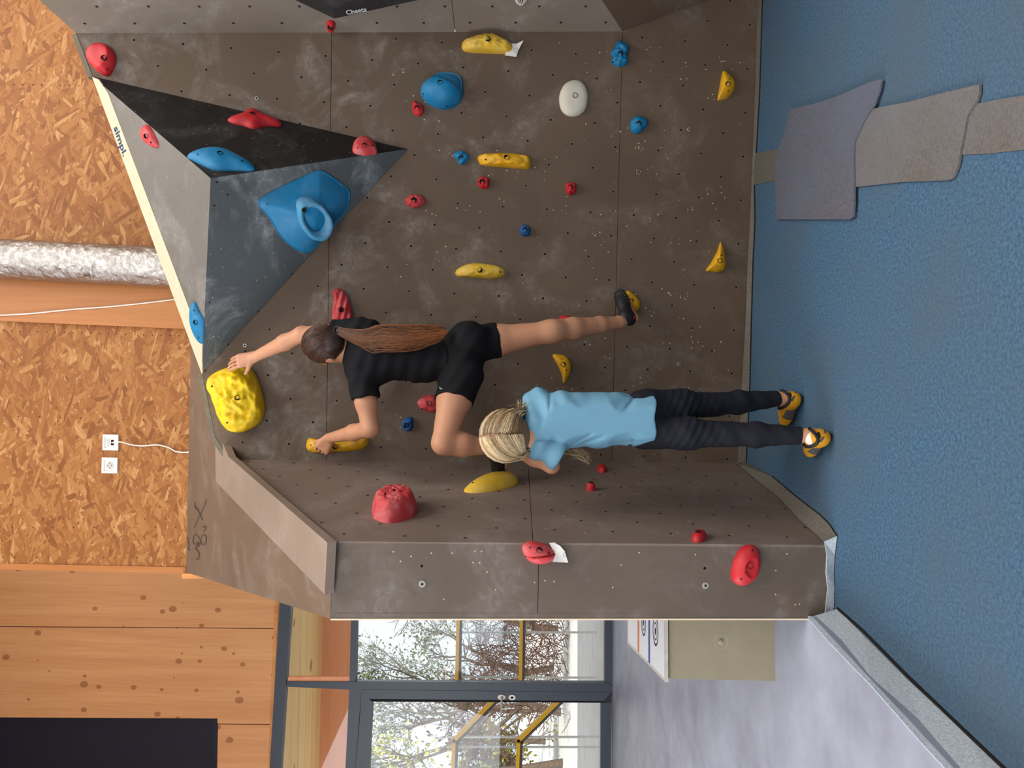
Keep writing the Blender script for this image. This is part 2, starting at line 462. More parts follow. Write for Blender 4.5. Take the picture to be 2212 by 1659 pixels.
def ringset(items, r1, r2, lift, sides=10):
    V, F = [], []
    for c, n in items:
        n = Vector(n); u = n.orthogonal().normalized(); v = n.cross(u); b = len(V)
        for r in (r1, r2):
            for k in range(sides):
                a = 2 * math.pi * k / sides; V.append(Vector(c) + n * lift + (u * math.cos(a) + v * math.sin(a)) * r)
        for k in range(sides):
            k2 = (k + 1) % sides; F.append([b + k, b + sides + k, b + sides + k2, b + k2])
    return V, F
def hole_parts(items, parent):
    v, f = disc_set([(c, n, 0.0068) for c, n in items], 10, 0.0005)
    tag(mobj('bolt_hole', v, f, M['dark'], parent), kind='stuff')
    v, f = ringset(items, 0.0064, 0.0086, 0.0008)
    tag(mobj('hole_rim', v, f, M['rim'], parent), kind='stuff')
M['rim'] = simple('rubbed_rim', srgb(120, 110, 98), 0.6)
hole_parts([(p, PW.N) for p in holes], wall_c)
chips = []
rc = random.Random(11)
while len(chips) < 330:
    x, y = rc.uniform(820, 1600), rc.uniform(90, 980)
    if rc.random() > (x - 700) / 900: continue
    n = 1 if rc.random() < 0.6 else rc.randint(2, 4)
    for _ in range(n):
        chips.append((PW.hit(x + rc.gauss(0, 9), y + rc.gauss(0, 9)), PW.N, rc.uniform(0.0018, 0.0042)))
v, f = disc_set(chips, 5, 0.0007)
tag(mobj('screw_hole', v, f, M['chip'], wall_c), kind='stuff')

# --- return wall, pillar front, sloping top
def on_r(y, z): k = PR.n; return Vector(((PR.k - k.y * y - k.z * z) / k.x, y, z))
rpoly = [on_r(2.838, 0), on_r(2.712, 1.897), on_r(3.705, 2.656), on_r(3.955, 0)]
wall_r = struct(slab('wall_return', rpoly, PR, 0.03, M['dark'], None, -0.018, True))
zr = lambda p: p.z
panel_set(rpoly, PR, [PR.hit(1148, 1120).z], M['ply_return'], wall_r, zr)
hr = []
for i in range(-14, 14):
    for j in range(-20, 26):
        if (i + j) % 2: continue
        p = Vector((-0.5, 3.35, 1.3)); p = p + PR.right * (i * LAT) + PR.up * (j * LAT)
        p = p - PR.N * (p.dot(PR.N) - _r0.dot(PR.N))
        if inside(rpoly, PR, p, 0.03): hr.append((p, PR.N))
hole_parts(hr, wall_r)
ch2 = []
for _ in range(90):
    p = PR.hit(rc.uniform(1150, 1640), rc.uniform(1020, 1160)); ch2.append((p, PR.N, rc.uniform(0.0015, 0.004)))
v, f = disc_set(ch2, 5, 0.0007); tag(mobj('screw_hole', v, f, M['chip'], wall_r), kind='stuff')

fl, fr_ = -0.874, -0.59
fpoly = [Vector((fl, 2.84, 0)), Vector((fr_, 2.84, 0)), Vector((fr_, 2.713, 1.895)), Vector((fl, 2.713, 1.895))]
wall_p = struct(slab('wall_pillar', fpoly, PF, 0.03, M['dark'], None, -0.018, True))
panel_set(fpoly, PF, [PF.hit(1163, 1250).z], M['ply_pillar'], wall_p, zr)
fh = [PF.hit(*p) for p in Z7((857, 830)) + Z6((575, 540), )]
hole_parts([(p, PF.N) for p in fh], wall_p)
fs = [PF.hit(*p) for p in Z7((922, 742), (1064, 742), (1219, 730), (1264, 730), (783, 764), (1251, 808), (1302, 872), (1207, 806), (1360, 993), (1007, 1057), (1760, 936), (1698, 930), (1626, 942), (662, 733), (711, 798)) + Z6((239, 460), (147, 524), (103, 638), (527, 470), (939, 552), (938, 674), (1038, 726), (1060, 723), (995, 466))]
v, f = disc_set([(p, PF.N, 0.0032) for p in fs], 6, 0.0007); tag(mobj('screw_hole', v, f, M['chip'], wall_p), kind='stuff')
# bare plywood edge of the pillar front, seen as a thin pale line
v, f = prism([Vector((fl - 0.006, 2.843, 0)), Vector((fl + 0.001, 2.838, 0)), Vector((fl + 0.001, 2.711, 1.896)), Vector((fl - 0.006, 2.716, 1.896))], PF.N, 0.02, 0.001)
mobj('plywood_edge', v, f, M['white_ply'], wall_p)

bl = PO.hit(400, 1235); br = PO.hit(405, 790)
spoly = [Vector((fl, 2.713, 1.897)), Vector((fr_, 2.713, 1.897)), Vector((-0.389, 3.703, 2.648)), Vector((0.6, 4.36, 3.145)), Vector((bl.x, 4.36, 3.145))]
M['ply_scuffed'] = mat_wall('scuffed_brown_plywood', srgb(110, 90, 74), 0.5, (0.42, 0.37, 0.33, 1))
wall_s = struct(slab('wall_slope', spoly, PS, 0.02, M['ply_scuffed'], None, 0, True))
# left flank of the pillar (faces the door) and the sheet along the sloping edge
lflank = [Vector((fl, 2.84, 0)), Vector((fl, 2.713, 1.88)), Vector((fl, 4.36, 3.12)), Vector((fl, 4.36, 0))]
v, f = prism(lflank, (-1, 0, 0), 0.02); struct(mobj('wall_flank', v, f, M['ply_pillar']))
band = [PS.hit(*p, off=0.03) for p in ((464, 880), (466, 1040), (701, 1284), (707, 1172), (494, 987), (470, 930))]
M['ply_pale'] = mat_wall('pale_brown_plywood', srgb(140, 122, 108), 0.2)
v, f = prism(band, PS.N, 0.035)
struct(mobj('trim_1', v, f, M['ply_pale']))
# marker doodles on the sloping sheet
M['doodle'] = simple('grey_marker', srgb(80, 68, 60), 0.8)
dz = lambda *p: Z(0, 1050, 2.724, p)
for px in (dz((1150, 430), (1166, 425), (1172, 400), (1160, 380), (1152, 360), (1172, 345), (1180, 330), (1168, 300), (1148, 285), (1138, 300), (1135, 330), (1148, 345)), dz((1188, 345), (1180, 315), (1190, 290), (1208, 290), (1212, 320), (1205, 340), (1190, 343)), dz((1198, 262), (1210, 250), (1205, 236), (1192, 240)), dz((1142, 245), (1165, 190), (1200, 120), (1212, 80)), dz((1150, 120), (1175, 165), (1190, 200)), dz((1145, 95), (1148, 130), (1170, 140)), dz((1158, 330), (1160, 360)), dz((1168, 325), (1170, 355)), dz((1158, 345), (1170, 342)), dz((1100, 300), (1110, 340), (1105, 370), (1116, 380))):
    v, f = tube(spline([PS.hit(*q, off=0.0006) for q in px], 5 * len(px)), 0.0024, 4); mobj('doodle', v, f, M['doodle'], wall_s)
# capping strips on the top edges of return wall and main wall
def cap(name, a, b, n, wdt, th):
    d = (b - a).normalized(); s = Vector(n).normalized()
    up = s.cross(d).normalized()
    if up.z < 0: up = -up
    pts = [a, b, b + up * wdt, a + up * wdt]
    v, f = prism(pts, s, th, 0.002); return struct(mobj(name, v, f, M['ply_cap']))
M['ply_cap'] = simple('cap_edge', srgb(112, 104, 88), 0.7)
cap('trim_2', rpoly[1], rpoly[2], PR.N, 0.020, 0.03)
cap('trim_3', wpoly[2], wpoly[3], PW.N, 0.022, 0.03)
cap('trim_4', wpoly[3], wpoly[4], PW.N, 0.022, 0.03)
cap('trim_5', wpoly[0], wpoly[1], PW.N, 0.022, 0.03)

# --- right return wall with the wedge below it
q_hi = PQ.hit(85, 0); q_dir = (Vector((math.cos(_q), -math.sin(_q), 0)))
q_out_hi = fold_top + (q_hi - fold_top) * 6
qb = PQ.hit(1300, 0); q_out_lo = fold_bot + (qb - fold_bot) * 6
qpoly = [fold_top, q_out_hi, q_out_lo, fold_bot]
wall_q = struct(slab('wall_right_return', qpoly, PQ, 0.03, M['dark'], None, -0.018, True))
qd = PQ.N.cross(_fd)
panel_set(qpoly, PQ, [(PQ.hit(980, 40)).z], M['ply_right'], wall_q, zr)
hq = []
h0 = PQ.hit(*Z1((1175, 148))[0])
for i in range(-2, 22):
    for j in range(-26, 20):
        if (i + j) % 2: continue
        u = Vector((math.cos(_q), -math.sin(_q), 0)); p = h0 + u * (i * LAT) - _fd * (j * LAT)
        if inside(qpoly, PQ, p, 0.02): hq.append((p, PQ.N))
hole_parts(hq, wall_q)
w1 = PW.hit(1480, 20); w2 = fold_bot + (w1 - fold_bot) * 7
tp = [fold_bot, q_out_lo, w2]
PT = Plane.thru(tp)
struct(slab('wall_wedge', tp, PT, 0.018, M['ply'], None, 0, True))

# --- carpet skirtings
def strip(name, top, bot, mat, n=None):
    k = len(top); V = [Vector(p) for p in top] + [Vector(p) for p in bot]
    F = [[i, i + 1, k + i + 1, k + i] for i in range(k - 1)]
    o = mobj(name, V, F, mat); m = o.modifiers.new('thickness', 'SOLIDIFY'); m.thickness = 0.006; m.offset = 0
    return struct(o)
ys = [1000, 900, 830, 700, 560, 480, 400, 200, 30, -60]
tv = [1594, 1599, 1603, 1611, 1616, 1621, 1624, 1632, 1637, 1640]; bv = [1611, 1616, 1619, 1622, 1626, 1630, 1629, 1640, 1645, 1648]
strip('baseboard_center', [PW.hit(a, b, 0.012) for a, b in zip(tv, ys)], [PM.hit(a, b, 0.002) for a, b in zip(bv, ys)], M['felt_grey'])
rt = Z6((745, 5), (830, 80), (950, 170), (1060, 290), (1130, 350), (1187, 404)); rb = Z6((790, 0), (920, 70), (1050, 180), (1165, 268), (1215, 318), (1252, 375))
strip('baseboard_return', [PR.hit(a, b, 0.004) for a, b in rt], [PM.hit(a, b, 0.003) for a, b in rb], M['felt_grey'])
ft = Z6((1187, 404), (1200, 470), (1196, 560), (1204, 640), (1196, 720), (1190, 790)); fb = Z6((1252, 375), (1240, 470), (1234, 560), (1238, 640), (1236, 720), (1232, 782))
strip('baseboard_pillar', [PF.hit(a, b, 0.006 + 0.004 * (i % 2)) for i, (a, b) in enumerate(ft)], [PM.hit(a, b, 0.003) for a, b in fb], M['felt_pale'])
ee = [-4.5, -2, 0, 1, 1.6, 2.0, 2.3, 2.6, 2.80]
strip('baseboard_left', [Vector((edge_x(y) - 0.012 + 0.004 * math.sin(y * 9), y, 0.112)) for y in ee], [Vector((edge_x(y) + 0.02 + 0.004 * math.sin(y * 7 + 1), y, 0.002)) for y in ee], M['felt_pale'])
# dark slit between mat and skirting
v, f = tube([Vector((edge_x(y) + 0.03 + 0.006 * math.sin(y * 8), y, 0.001)) for y in ee], 0.006, 6)
struct(mobj('trim_6', v, f, M['dark']))
v, f = tube([PM.hit(b + 1.5, y, 0.001) for b, y in zip(bv, ys)] , 0.0035, 6)
struct(mobj('trim_7', v, f, M['dark']))
v, f = tube([PM.hit(a + 1.0, b, 0.001) for a, b in rb[1:] + fb[1:]], 0.004, 6)
struct(mobj('trim_8', v, f, M['dark']))

# --- loose felt sheets on the mat
def felt(name, px, mat, label, z0, th=0.006, curl=None):
    pts = catmull_poly([PM.hit(*p) for p in px], 0.04)
    v, f = prism([Vector((p.x, p.y, z0 + th)) for p in pts], (0, 0, 1), th)
    return tag(mobj(name, v, f, mat), label, 'carpet piece', 'carpet pieces lying on the mat')
def catmull_poly(pts, r):
    return pts
felt('carpet_piece', Z3((615, 905), (740, 880), (800, 880), (800, 1060), (740, 1065), (624, 1090)), M['felt_sand'], 'small sand-grey carpet piece against the wall foot', 0.0, 0.004)
felt('carpet_piece', Z3((1850, 612), (1960, 608), (2090, 580), (2230, 560), (2700, 480), (2700, 790), (2212, 882), (2000, 905), (1850, 910)), M['felt_brown'], 'grey carpet strip running out towards the viewer, farthest from the wall', 0.0, 0.004)
felt('carpet_piece', Z3((1220, 650), (1340, 640), (1550, 600), (1760, 545), (1973, 497), (1972, 545), (1958, 595), (1935, 625), (1900, 680), (1885, 770), (1862, 880), (1850, 960), (1830, 1020), (1810, 1052), (1780, 1062), (1500, 1072), (1243, 1100), (1220, 1100)), M['felt_brown'], 'brown-grey carpet sheet in the middle, overlapping the long strip', 0.004, 0.007)
felt('carpet_piece', Z3((855, 642), (1000, 612), (1130, 570), (1250, 520), (1330, 485), (1403, 466), (1392, 530), (1360, 620), (1330, 660), (1290, 730), (1245, 830), (1238, 900), (1240, 1000), (1241, 1100), (1240, 1210), (1234, 1275), (1210, 1292), (980, 1292), (772, 1292), (772, 1150), (765, 1000), (790, 880), (830, 760)), M['felt_mauve'], 'large mauve-grey carpet sheet with torn slanted edge', 0.011, 0.007)

# --- OSB wall, post, trims
osb = struct(slab('wall_back', [(-700, -400), (900, -400), (900, 1232), (-700, 1208)], PO, 0.03, M['osb']))
slab('edge_batten', [(-700, 1203), (402, 1225), (402, 1238), (-700, 1216)], PO, 0.06, M['glulam'], osb, 0.004)
struct(slab('trim_9', [(-700, 568), (520, 612), (520, 716), (-700, 664)], PO, 0.08, M['glulam'], None, 0.03))
nl = [(x, 1130 + 10 * math.sin(x)) for x in range(5, 400, 22)] + [(x, 1205) for x in range(8, 400, 24)] + [(x, 714 + x * 0.03) for x in range(6, 400, 19)] + [(x, 182 + x * 0.02) for x in range(30, 190, 20)] + [(x, 898 + x * 0.03) for x in range(40, 400, 45)]
v, f = disc_set([(PO.hit(a, b), PO.N, 0.0035) for a, b in nl], 6, 0.0008); tag(mobj('nail_head', v, f, M['dark'], osb), kind='stuff')
v, f = prism([PO.hit(*p) for p in Z(0, 1050, 2.724, [(1107, 440), (1290, 470), (1290, 506), (1107, 505)])], PO.N, 0.05, 0.0)
struct(mobj('trim_10', v, f, M['trimwood']))
v, f = prism([PO.hit(*p) for p in Z(0, 1050, 2.724, [(1083, 508), (1380, 508), (1380, 537), (1083, 537)])], PO.N, 0.10, 0.03)
struct(mobj('trim_11', v, f, M['trimwood']))

# --- timber wall with glazing
def gs(name, px, mat, parent, th=0.06, off=0.0): return slab(name, px, PG, th, mat, parent, off)
wall_g = struct(gs('wall_glazed', [(-300, 900), (604, 900), (597, 1356.8), (-300, 1350.5)], M['clt'], None, 0.12))
gs('panel', [(-300, 1352.3), (597, 1358.6), (592, 1564.4), (470, 1563), (470, 1552), (-300, 1548)], M['clt'], wall_g, 0.12)
gs('panel', [(471, 1565), (592, 1566.4), (586, 1900), (465, 1900)], M['clt'], wall_g, 0.12)
gs('panel', [(-200, 1953), (470, 1953), (470, 2200), (-200, 2200)], M['clt'], wall_g, 0.12)
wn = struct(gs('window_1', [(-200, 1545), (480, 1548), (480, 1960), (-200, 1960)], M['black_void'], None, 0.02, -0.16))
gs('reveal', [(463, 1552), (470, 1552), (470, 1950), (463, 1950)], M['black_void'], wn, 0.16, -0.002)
struct(gs('trim_12', [(605, 1000), (621, 1000), (585, 1900), (571, 1900)], M['trimwood'], None, 0.10, 0.012))
struct(gs('trim_13', [(613, 1000), (617, 1000), (581, 1900), (577, 1900)], M['glulam'], None, 0.10, 0.016))
# aluminium frame members, each one a part
glz = struct(gs('window_2', Z8((120, -700), (190, -700), (58, 1400), (-8, 1400)), M['frame'], None, 0.10, 0.03))
gs('frame_rail', [(1306, 1030), (1324, 1030), (1322, 1482), (1306, 1479)], M['frame'], glz, 0.10, 0.03)
gs('frame_mullion', Z8((120, 538), (2080, 548), (2112, 575), (2112, 590), (2090, 606), (1000, 592), (530, 590), (115, 571)), M['frame'], glz, 0.10, 0.04)
gs('frame_rail', Z8((530, -700), (562, -700), (538, 545), (500, 545)), M['frame'], glz, 0.10, 0.035)
gs('frame_rail', Z8((500, 565), (575, 570), (500, 1500), (455, 1500)), M['frame'], glz, 0.10, 0.035)
gs('glass_pane', Z8((170, -700), (540, -700), (505, 540), (125, 540)), M['glass'], glz, 0.006, 0.0)
gs('glass_pane', Z8((545, -700), (2070, -700), (2070, 548), (535, 540)), M['glass'], glz, 0.006, 0.0)
gs('glass_pane', Z8((120, 570), (500, 570), (470, 1500), (60, 1500)), M['glass'], glz, 0.006, 0.0)
gs('glazing_bead', Z8((128, 510), (500, 510), (500, 540), (120, 540)), M['fascia'], glz, 0.03, 0.028)
gs('glazing_bead', Z8((2062, -700), (2080, -700), (2082, 550), (2062, 520)), M['frame'], glz, 0.03, 0.02)
door = struct(gs('door_1', Z8((575, 588), (2100, 606), (2096, 668), (640, 662)), M['frame'], None, 0.08, 0.045))
gs('door_stile', Z8((575, 588), (642, 662), (600, 1500), (520, 1500)), M['frame'], door, 0.08, 0.045)
gs('door_rail', Z8((2034, 672), (2098, 606), (2090, 1500), (2030, 1500)), M['frame'], door, 0.08, 0.045)
gs('glass_pane', Z8((635, 655), (2040, 665), (2040, 1500), (600, 1500)), M['glass'], door, 0.006, 0.0)
gs('door_seal', Z8((620, 645), (2050, 658), (2050, 666), (640, 660)), M['dark'], door, 0.01, 0.047)
# lever handle and lock
def g_round(name, px, rx, ry, mat, parent, th, off):
    c = PG.hit(*px); pts = []
    for k in range(20):
        a = 2 * math.pi * k / 20; pts.append(c + PG.right * (rx * math.cos(a)) + PG.up * (ry * math.sin(a)))
    v, f = prism(pts, PG.N, th, off); return mobj(name, v, f, mat, parent)
hp = Z8((1428, 633))[0]; lp = Z8((1492, 634))[0]
ro = g_round('handle_rosette', hp, 0.028, 0.042, M['white_plastic'], door, 0.012, 0.058)
c0 = PG.hit(*hp) + PG.N * 0.055; c1 = c0 + PG.N * 0.05
v, f = tube([c0, c1, c1 - PG.right * 0.03 + PG.N * 0.006, c1 - PG.right * 0.17], 0.011, 10)
mobj('lever', v, f, M['steel'], ro)
lo_ = g_round('lock_rosette', lp, 0.028, 0.038, M['white_plastic'], door, 0.012, 0.058)
g_round('keyhole', lp, 0.011, 0.016, M['dark'], lo_, 0.004, 0.0605)
# ================================================================== bolts shared by all holds
def lathe_mesh(name, prof, n=14):
    V, F = [], []
    for r, z in prof:
        for k in range(n):
            a = 2 * math.pi * k / n; V.append((r * math.cos(a), r * math.sin(a), z))
    for i in range(len(prof) - 1):
        for k in range(n):
            k2 = (k + 1) % n; F.append([i * n + k, i * n + k2, (i + 1) * n + k2, (i + 1) * n + k])
    F.append([(len(prof) - 1) * n + k for k in range(n)])
    return mesh_of(name, V, F)
ME_BOLT = lathe_mesh('bolt', [(0.0092, -0.004), (0.0092, 0.0050), (0.0078, 0.0065), (0.0042, 0.0065), (0.0042, 0.0030)]); ME_BOLT.materials.append(M['steel'])
ME_SOCK = lathe_mesh('bolt_socket', [(0.0043, 0.0036), (0.002, 0.0037)], 6); ME_SOCK.materials.append(M['dark'])
ME_RECESS = lathe_mesh('bolt_recess', [(0.0130, -0.005), (0.0130, 0.0036), (0.006, 0.0038)]); ME_RECESS.materials.append(M['dark'])
ME_SCREW = lathe_mesh('screw_hole', [(0.0042, -0.002), (0.0042, 0.0012), (0.001, 0.0013)], 8); ME_SCREW.materials.append(M['dark'])
ME_HOLE = lathe_mesh('bolt_hole', [(0.0115, -0.003), (0.0115, 0.0012), (0.004, 0.0014)], 12); ME_HOLE.materials.append(M['dark'])

def child_at(name, me, parent, loc, nrm):
    o = bpy.data.objects.new(name, me); C.objects.link(o); o.parent = parent
    q = Vector((0, 0, 1)).rotation_difference(Vector(nrm).normalized())
    o.matrix_basis = Matrix.Translation(loc) @ q.to_matrix().to_4x4()
    return o
def frame_on(plane, c):
    R, U, N = plane.right, plane.up, plane.N
    return Matrix(((R.x, U.x, N.x, c.x), (R.y, U.y, N.y, c.y), (R.z, U.z, N.z, c.z), (0, 0, 0, 1)))

HOLDS = 0
def hold(label, px, plane, H, mat, bolt=None, screws=(), hole=None, p=2.6, q=2.0, lump=0.0, lfreq=30.0, shift=(0, 0), nseg=60, nring=12, sharp=None, fn=None, group=None, name='climbing_hold', local=None, ridge=None):
    """a resin hold: traced outline at its real size on the panel, swelling H metres out of it"""
    global HOLDS; HOLDS += 1
    if local is None:
        P3 = [plane.hit(*a) for a in px]
        c = sum(P3, Vector()) / len(P3)
        if bolt: cb_ = plane.hit(*bolt)
        P2 = [((a - c).dot(plane.right), (a - c).dot(plane.up)) for a in P3]
    else:
        c, P2 = local
    Mx = frame_on(plane, c)
    ring = catmull(P2, nseg)
    ctr = np.mean(np.array(ring), axis=0)
    V, F = [], []
    size = max(np.linalg.norm(r - ctr) for r in ring)
    rs = [1.0, 0.995] + [1 - ((k + 1) / (nring + 1)) ** 1.25 for k in range(nring)]
    hs = []
    for k, s in enumerate(rs):
        if k == 0: g = 0.0
        elif k == 1: g = min(0.25, 0.006 / max(H, 1e-3))
        else: g = max(0.0, 1 - s ** p) ** (1.0 / q)
        for i, r in enumerate(ring):
            a = ctr + (r - ctr) * s + np.array(shift) * g
            z = H * g
            if k > 0:
                if lump:
                    d = noise.noise(Vector((a[0] * lfreq + HOLDS * 7.3, a[1] * lfreq, z * lfreq))) + 0.5 * noise.noise(Vector((a[0] * lfreq * 2.1, a[1] * lfreq * 2.1 + HOLDS, z * lfreq * 2)))
                    z += lump * d * min(1, 3 * g)
                if ridge: z += ridge[0] * math.sin((a[0] * ridge[1] + a[1] * ridge[2]) ) * min(1, 2 * g)
                if fn: z = fn(a[0] / size, a[1] / size, s, z)
                z = max(z, 0.0015)
            V.append((a[0], a[1], z))
    n = nseg
    for k in range(len(rs) - 1):
        for i in range(n):
            j = (i + 1) % n; F.append([k * n + i, k * n + j, (k + 1) * n + j, (k + 1) * n + i])
    V.append(tuple(np.mean(np.array(V[-n:]), axis=0))); top = len(V) - 1
    for i in range(n):
        F.append([(len(rs) - 1) * n + i, (len(rs) - 1) * n + (i + 1) % n, top])
    me = mesh_of(name, V, F); me.materials.append(mat)
    me.polygons.foreach_set('use_smooth', [True] * len(me.polygons))
    o = bpy.data.objects.new(name, me); C.objects.link(o); o.matrix_basis = Mx
    tag(o, label, 'climbing hold', group)
    VA = np.array(V)
    me.update()
    def surf(pt):
        """where the sight line through this pixel meets the hold, in hold coordinates"""
        if isinstance(pt, tuple) and len(pt) == 3:
            x, y = pt[0], pt[1]; xi = int(np.argmin((VA[n:, 0] - x) ** 2 + (VA[n:, 1] - y) ** 2)) + n
            return Vector((x, y, VA[xi, 2])), me.vertices[xi].normal.copy()
        e = Mx.inverted() @ EYE; w_ = plane.hit(*pt); d = (Mx.inverted() @ w_ - e).normalized()
        rel = VA - np.array(e); tt = rel @ np.array(d); dist = np.linalg.norm(rel - tt[:, None] * np.array(d), axis=1)
        idx = np.where(dist < max(dist.min() * 1.5, 0.010))[0]; k_ = idx[np.argmin(tt[idx])]
        nr = me.vertices[int(k_)].normal.copy(); pv = Vector(VA[int(k_)])
        den = d.dot(nr)
        pos = e + d * ((pv - e).dot(nr) / den) if abs(den) > 0.2 else pv
        return pos, nr
    if bolt:
        pos, nr = surf(bolt); nr = (nr + Vector((0, 0, 0.6))).normalized()
        rc_ = child_at('bolt_recess', ME_RECESS, o, pos, nr)
        b_ = child_at('bolt', ME_BOLT, o, pos + nr * 0.0012, nr)
        s_ = bpy.data.objects.new('bolt_socket', ME_SOCK); C.objects.link(s_); s_.parent = b_
    if hole:
        pos, nr = surf(hole); child_at('bolt_hole', ME_HOLE, o, pos, nr)
    for s in screws:
        pos, nr = surf(s); child_at('screw_hole', ME_SCREW, o, pos, nr)
    return o

def dish(cx, cy, r, depth):
    def f(x, y, s, z):
        d = math.hypot(x - cx, y - cy) / r
        return z - depth * max(0, 1 - d * d) if d < 1 else z
    return f

# ------------------------------------------------------------------ holds on the main wall
one = lambda p: p[0]
hold('red teardrop jug beside the far corner of the black volume face', Z1((548, 350), (555, 310), (590, 280), (650, 277), (700, 300), (735, 345), (742, 395), (715, 465), (685, 488), (640, 470), (600, 435), (565, 395)), PW, 0.055, M['red'],
     one(Z1((662, 369))), Z1((680, 442)), p=2.2, fn=dish(0.15, 0.25, 0.75, 0.030))
yt = hold('yellow finger-grooved rail with a white paper tag', Z2((876, 295), (885, 265), (920, 250), (990, 230), (1040, 222), (1090, 228), (1150, 255), (1195, 285), (1210, 325), (1190, 348), (1130, 345), (1000, 340), (920, 335), (885, 320)), PW, 0.06, M['yellow_pale'],
     one(Z2((1044, 249))), Z2((907, 287)), p=2.4, lump=0.010, lfreq=38)
hold('lumpy two-part blue hold between the white disc and the wall fold', Z2((1862, 275), (1890, 265), (1930, 285), (1938, 325), (1925, 360), (1934, 395), (1915, 420), (1880, 428), (1845, 415), (1826, 395), (1840, 365), (1825, 345), (1845, 310)), PW, 0.045, M['blue'],
     one(Z2((1889, 341))), Z2((1838, 396)), lump=0.014, lfreq=42)
def ledge(x, y, s, z):
    return z - 0.022 * max(0, min(1, (x * 0.9 - y * 0.35 - 0.22) * 6)) * (1 if s < 0.93 else 0)
hold('big smooth blue half-ball with a cut ledge', Z2((614, 590), (625, 545), (665, 510), (720, 478), (780, 470), (840, 480), (875, 510), (885, 570), (880, 630), (850, 670), (790, 697), (730, 695), (670, 668), (630, 630)), PW, 0.10, M['blue'],
     None, Z2((634, 597), (782, 675)), one(Z2((738, 523))), p=2.2, fn=ledge, nring=20)
hold('round flat white disc hold', Z2((1497, 640), (1505, 585), (1535, 535), (1585, 512), (1635, 520), (1668, 560), (1680, 620), (1668, 690), (1635, 730), (1590, 744), (1545, 735), (1510, 700)), PW, 0.035, M['white_resin'], one(Z2((1598, 608))), p=3.2)
hold('yellow half-moon foothold near the mat, closest to the wall fold', Z3((440, 422), (475, 440), (505, 475), (512, 505), (500, 540), (470, 575), (430, 590), (408, 587), (415, 540), (425, 480)), PW, 0.05, M['yellow'], one(Z3((469, 494))), Z3((480, 465), (471, 534)), p=2.0, shift=(0.006, 0.012))
hold('small red knob right beside the big blue half-ball', Z2((560, 680), (568, 650), (580, 645), (605, 660), (630, 680), (635, 715), (620, 735), (598, 742), (572, 725)), PW, 0.030, M['red'], one(Z2((590, 687))), lump=0.004)
hold('rounded blue hold between the white disc and the mat', Z2((1948, 800), (1958, 765), (1990, 742), (2030, 748), (2060, 775), (2058, 805), (2030, 825), (2015, 848), (1985, 853), (1957, 838)), PW, 0.045, M['blue'], one(Z2((2005, 785))), lump=0.008, lfreq=30)
hold('small ridged blue hold at the end of the wavy yellow rail', Z2((824, 985), (850, 965), (880, 962), (905, 975), (925, 1000), (915, 1025), (880, 1050), (860, 1045), (845, 1020), (828, 1000)), PW, 0.032, M['blue'], one(Z2((870, 1006))), ridge=(0.004, 120, 160))
hold('long wavy yellow rail in the middle of the wall', Z2((978, 1010), (990, 990), (1050, 982), (1130, 980), (1220, 985), (1290, 995), (1315, 1015), (1317, 1055), (1300, 1078), (1250, 1076), (1150, 1068), (1050, 1060), (1000, 1050), (985, 1030)), PW, 0.055, M['yellow'], one(Z2((1161, 1002))), Z2((1030, 1016)), lump=0.010, lfreq=40)
hold('small red knob alongside the wavy yellow rail', Z2((980, 1165), (985, 1138), (1010, 1127), (1040, 1132), (1052, 1155), (1050, 1190), (1030, 1203), (1000, 1200), (984, 1185)), PW, 0.035, M['red'], one(Z2((1006, 1157))), Z2((1034, 1170)), ridge=(0.002, 0, 240))
hold('small red blocky knob on its own between wavy yellow rail and mat', Z2((1535, 1195), (1540, 1175), (1565, 1165), (1595, 1168), (1604, 1190), (1600, 1225), (1580, 1243), (1555, 1240), (1540, 1220)), PW, 0.035, M['red'], one(Z2((1568, 1192))), Z2((1570, 1223)), p=3, lump=0.005)
hold('cracked red oval hold off the tip of the volume', Z2((514, 1285), (525, 1260), (555, 1242), (600, 1240), (635, 1260), (645, 1285), (630, 1305), (590, 1327), (550, 1322), (525, 1305)), PW, 0.04, M['red_chalky'], one(Z2((572, 1273))), Z2((524, 1288)), lump=0.008, lfreq=60)
hold('tiny round dark blue knob between two yellow rails', Z2((1244, 1468), (1255, 1440), (1280, 1432), (1305, 1445), (1312, 1470), (1308, 1500), (1280, 1506), (1255, 1498)), PW, 0.032, M['blue_dark'], one(Z2((1278, 1464))), p=3)
hold('smooth pale yellow rail beside the climber\'s straight leg', Z5((998, 80), (1010, 55), (1060, 30), (1110, 22), (1180, 27), (1250, 42), (1279, 65), (1270, 95), (1210, 112), (1140, 108), (1060, 103), (1015, 98)), PW, 0.05, M['yellow_pale'], one(Z5((1135, 61))), Z5((1250, 72)), lump=0.006, lfreq=36)
hold('pointed yellow half-moon foothold near the mat, closest to the climber\'s shoe', Z3((425, 1425), (442, 1450), (452, 1500), (457, 1560), (445, 1590), (410, 1604), (370, 1600), (340, 1592), (370, 1545), (405, 1480)), PW, 0.05, M['yellow'], one(Z3((421, 1534))), Z3((433, 1502), (407, 1567)), p=2.0, shift=(-0.006, 0.012))
hold('ridged red flame-shaped hold behind the climber\'s head', ZA((1105, 200), (1120, 178), (1150, 170), (1195, 190), (1235, 240), (1260, 310), (1268, 380), (1282, 430), (1275, 470), (1240, 500), (1180, 500), (1110, 480), (1098, 420), (1100, 340), (1110, 270)), PW, 0.05, M['red_chalky'], one(ZA((1170, 351))), ZA((1132, 212)), ridge=(0.005, 40, 210), nring=18)
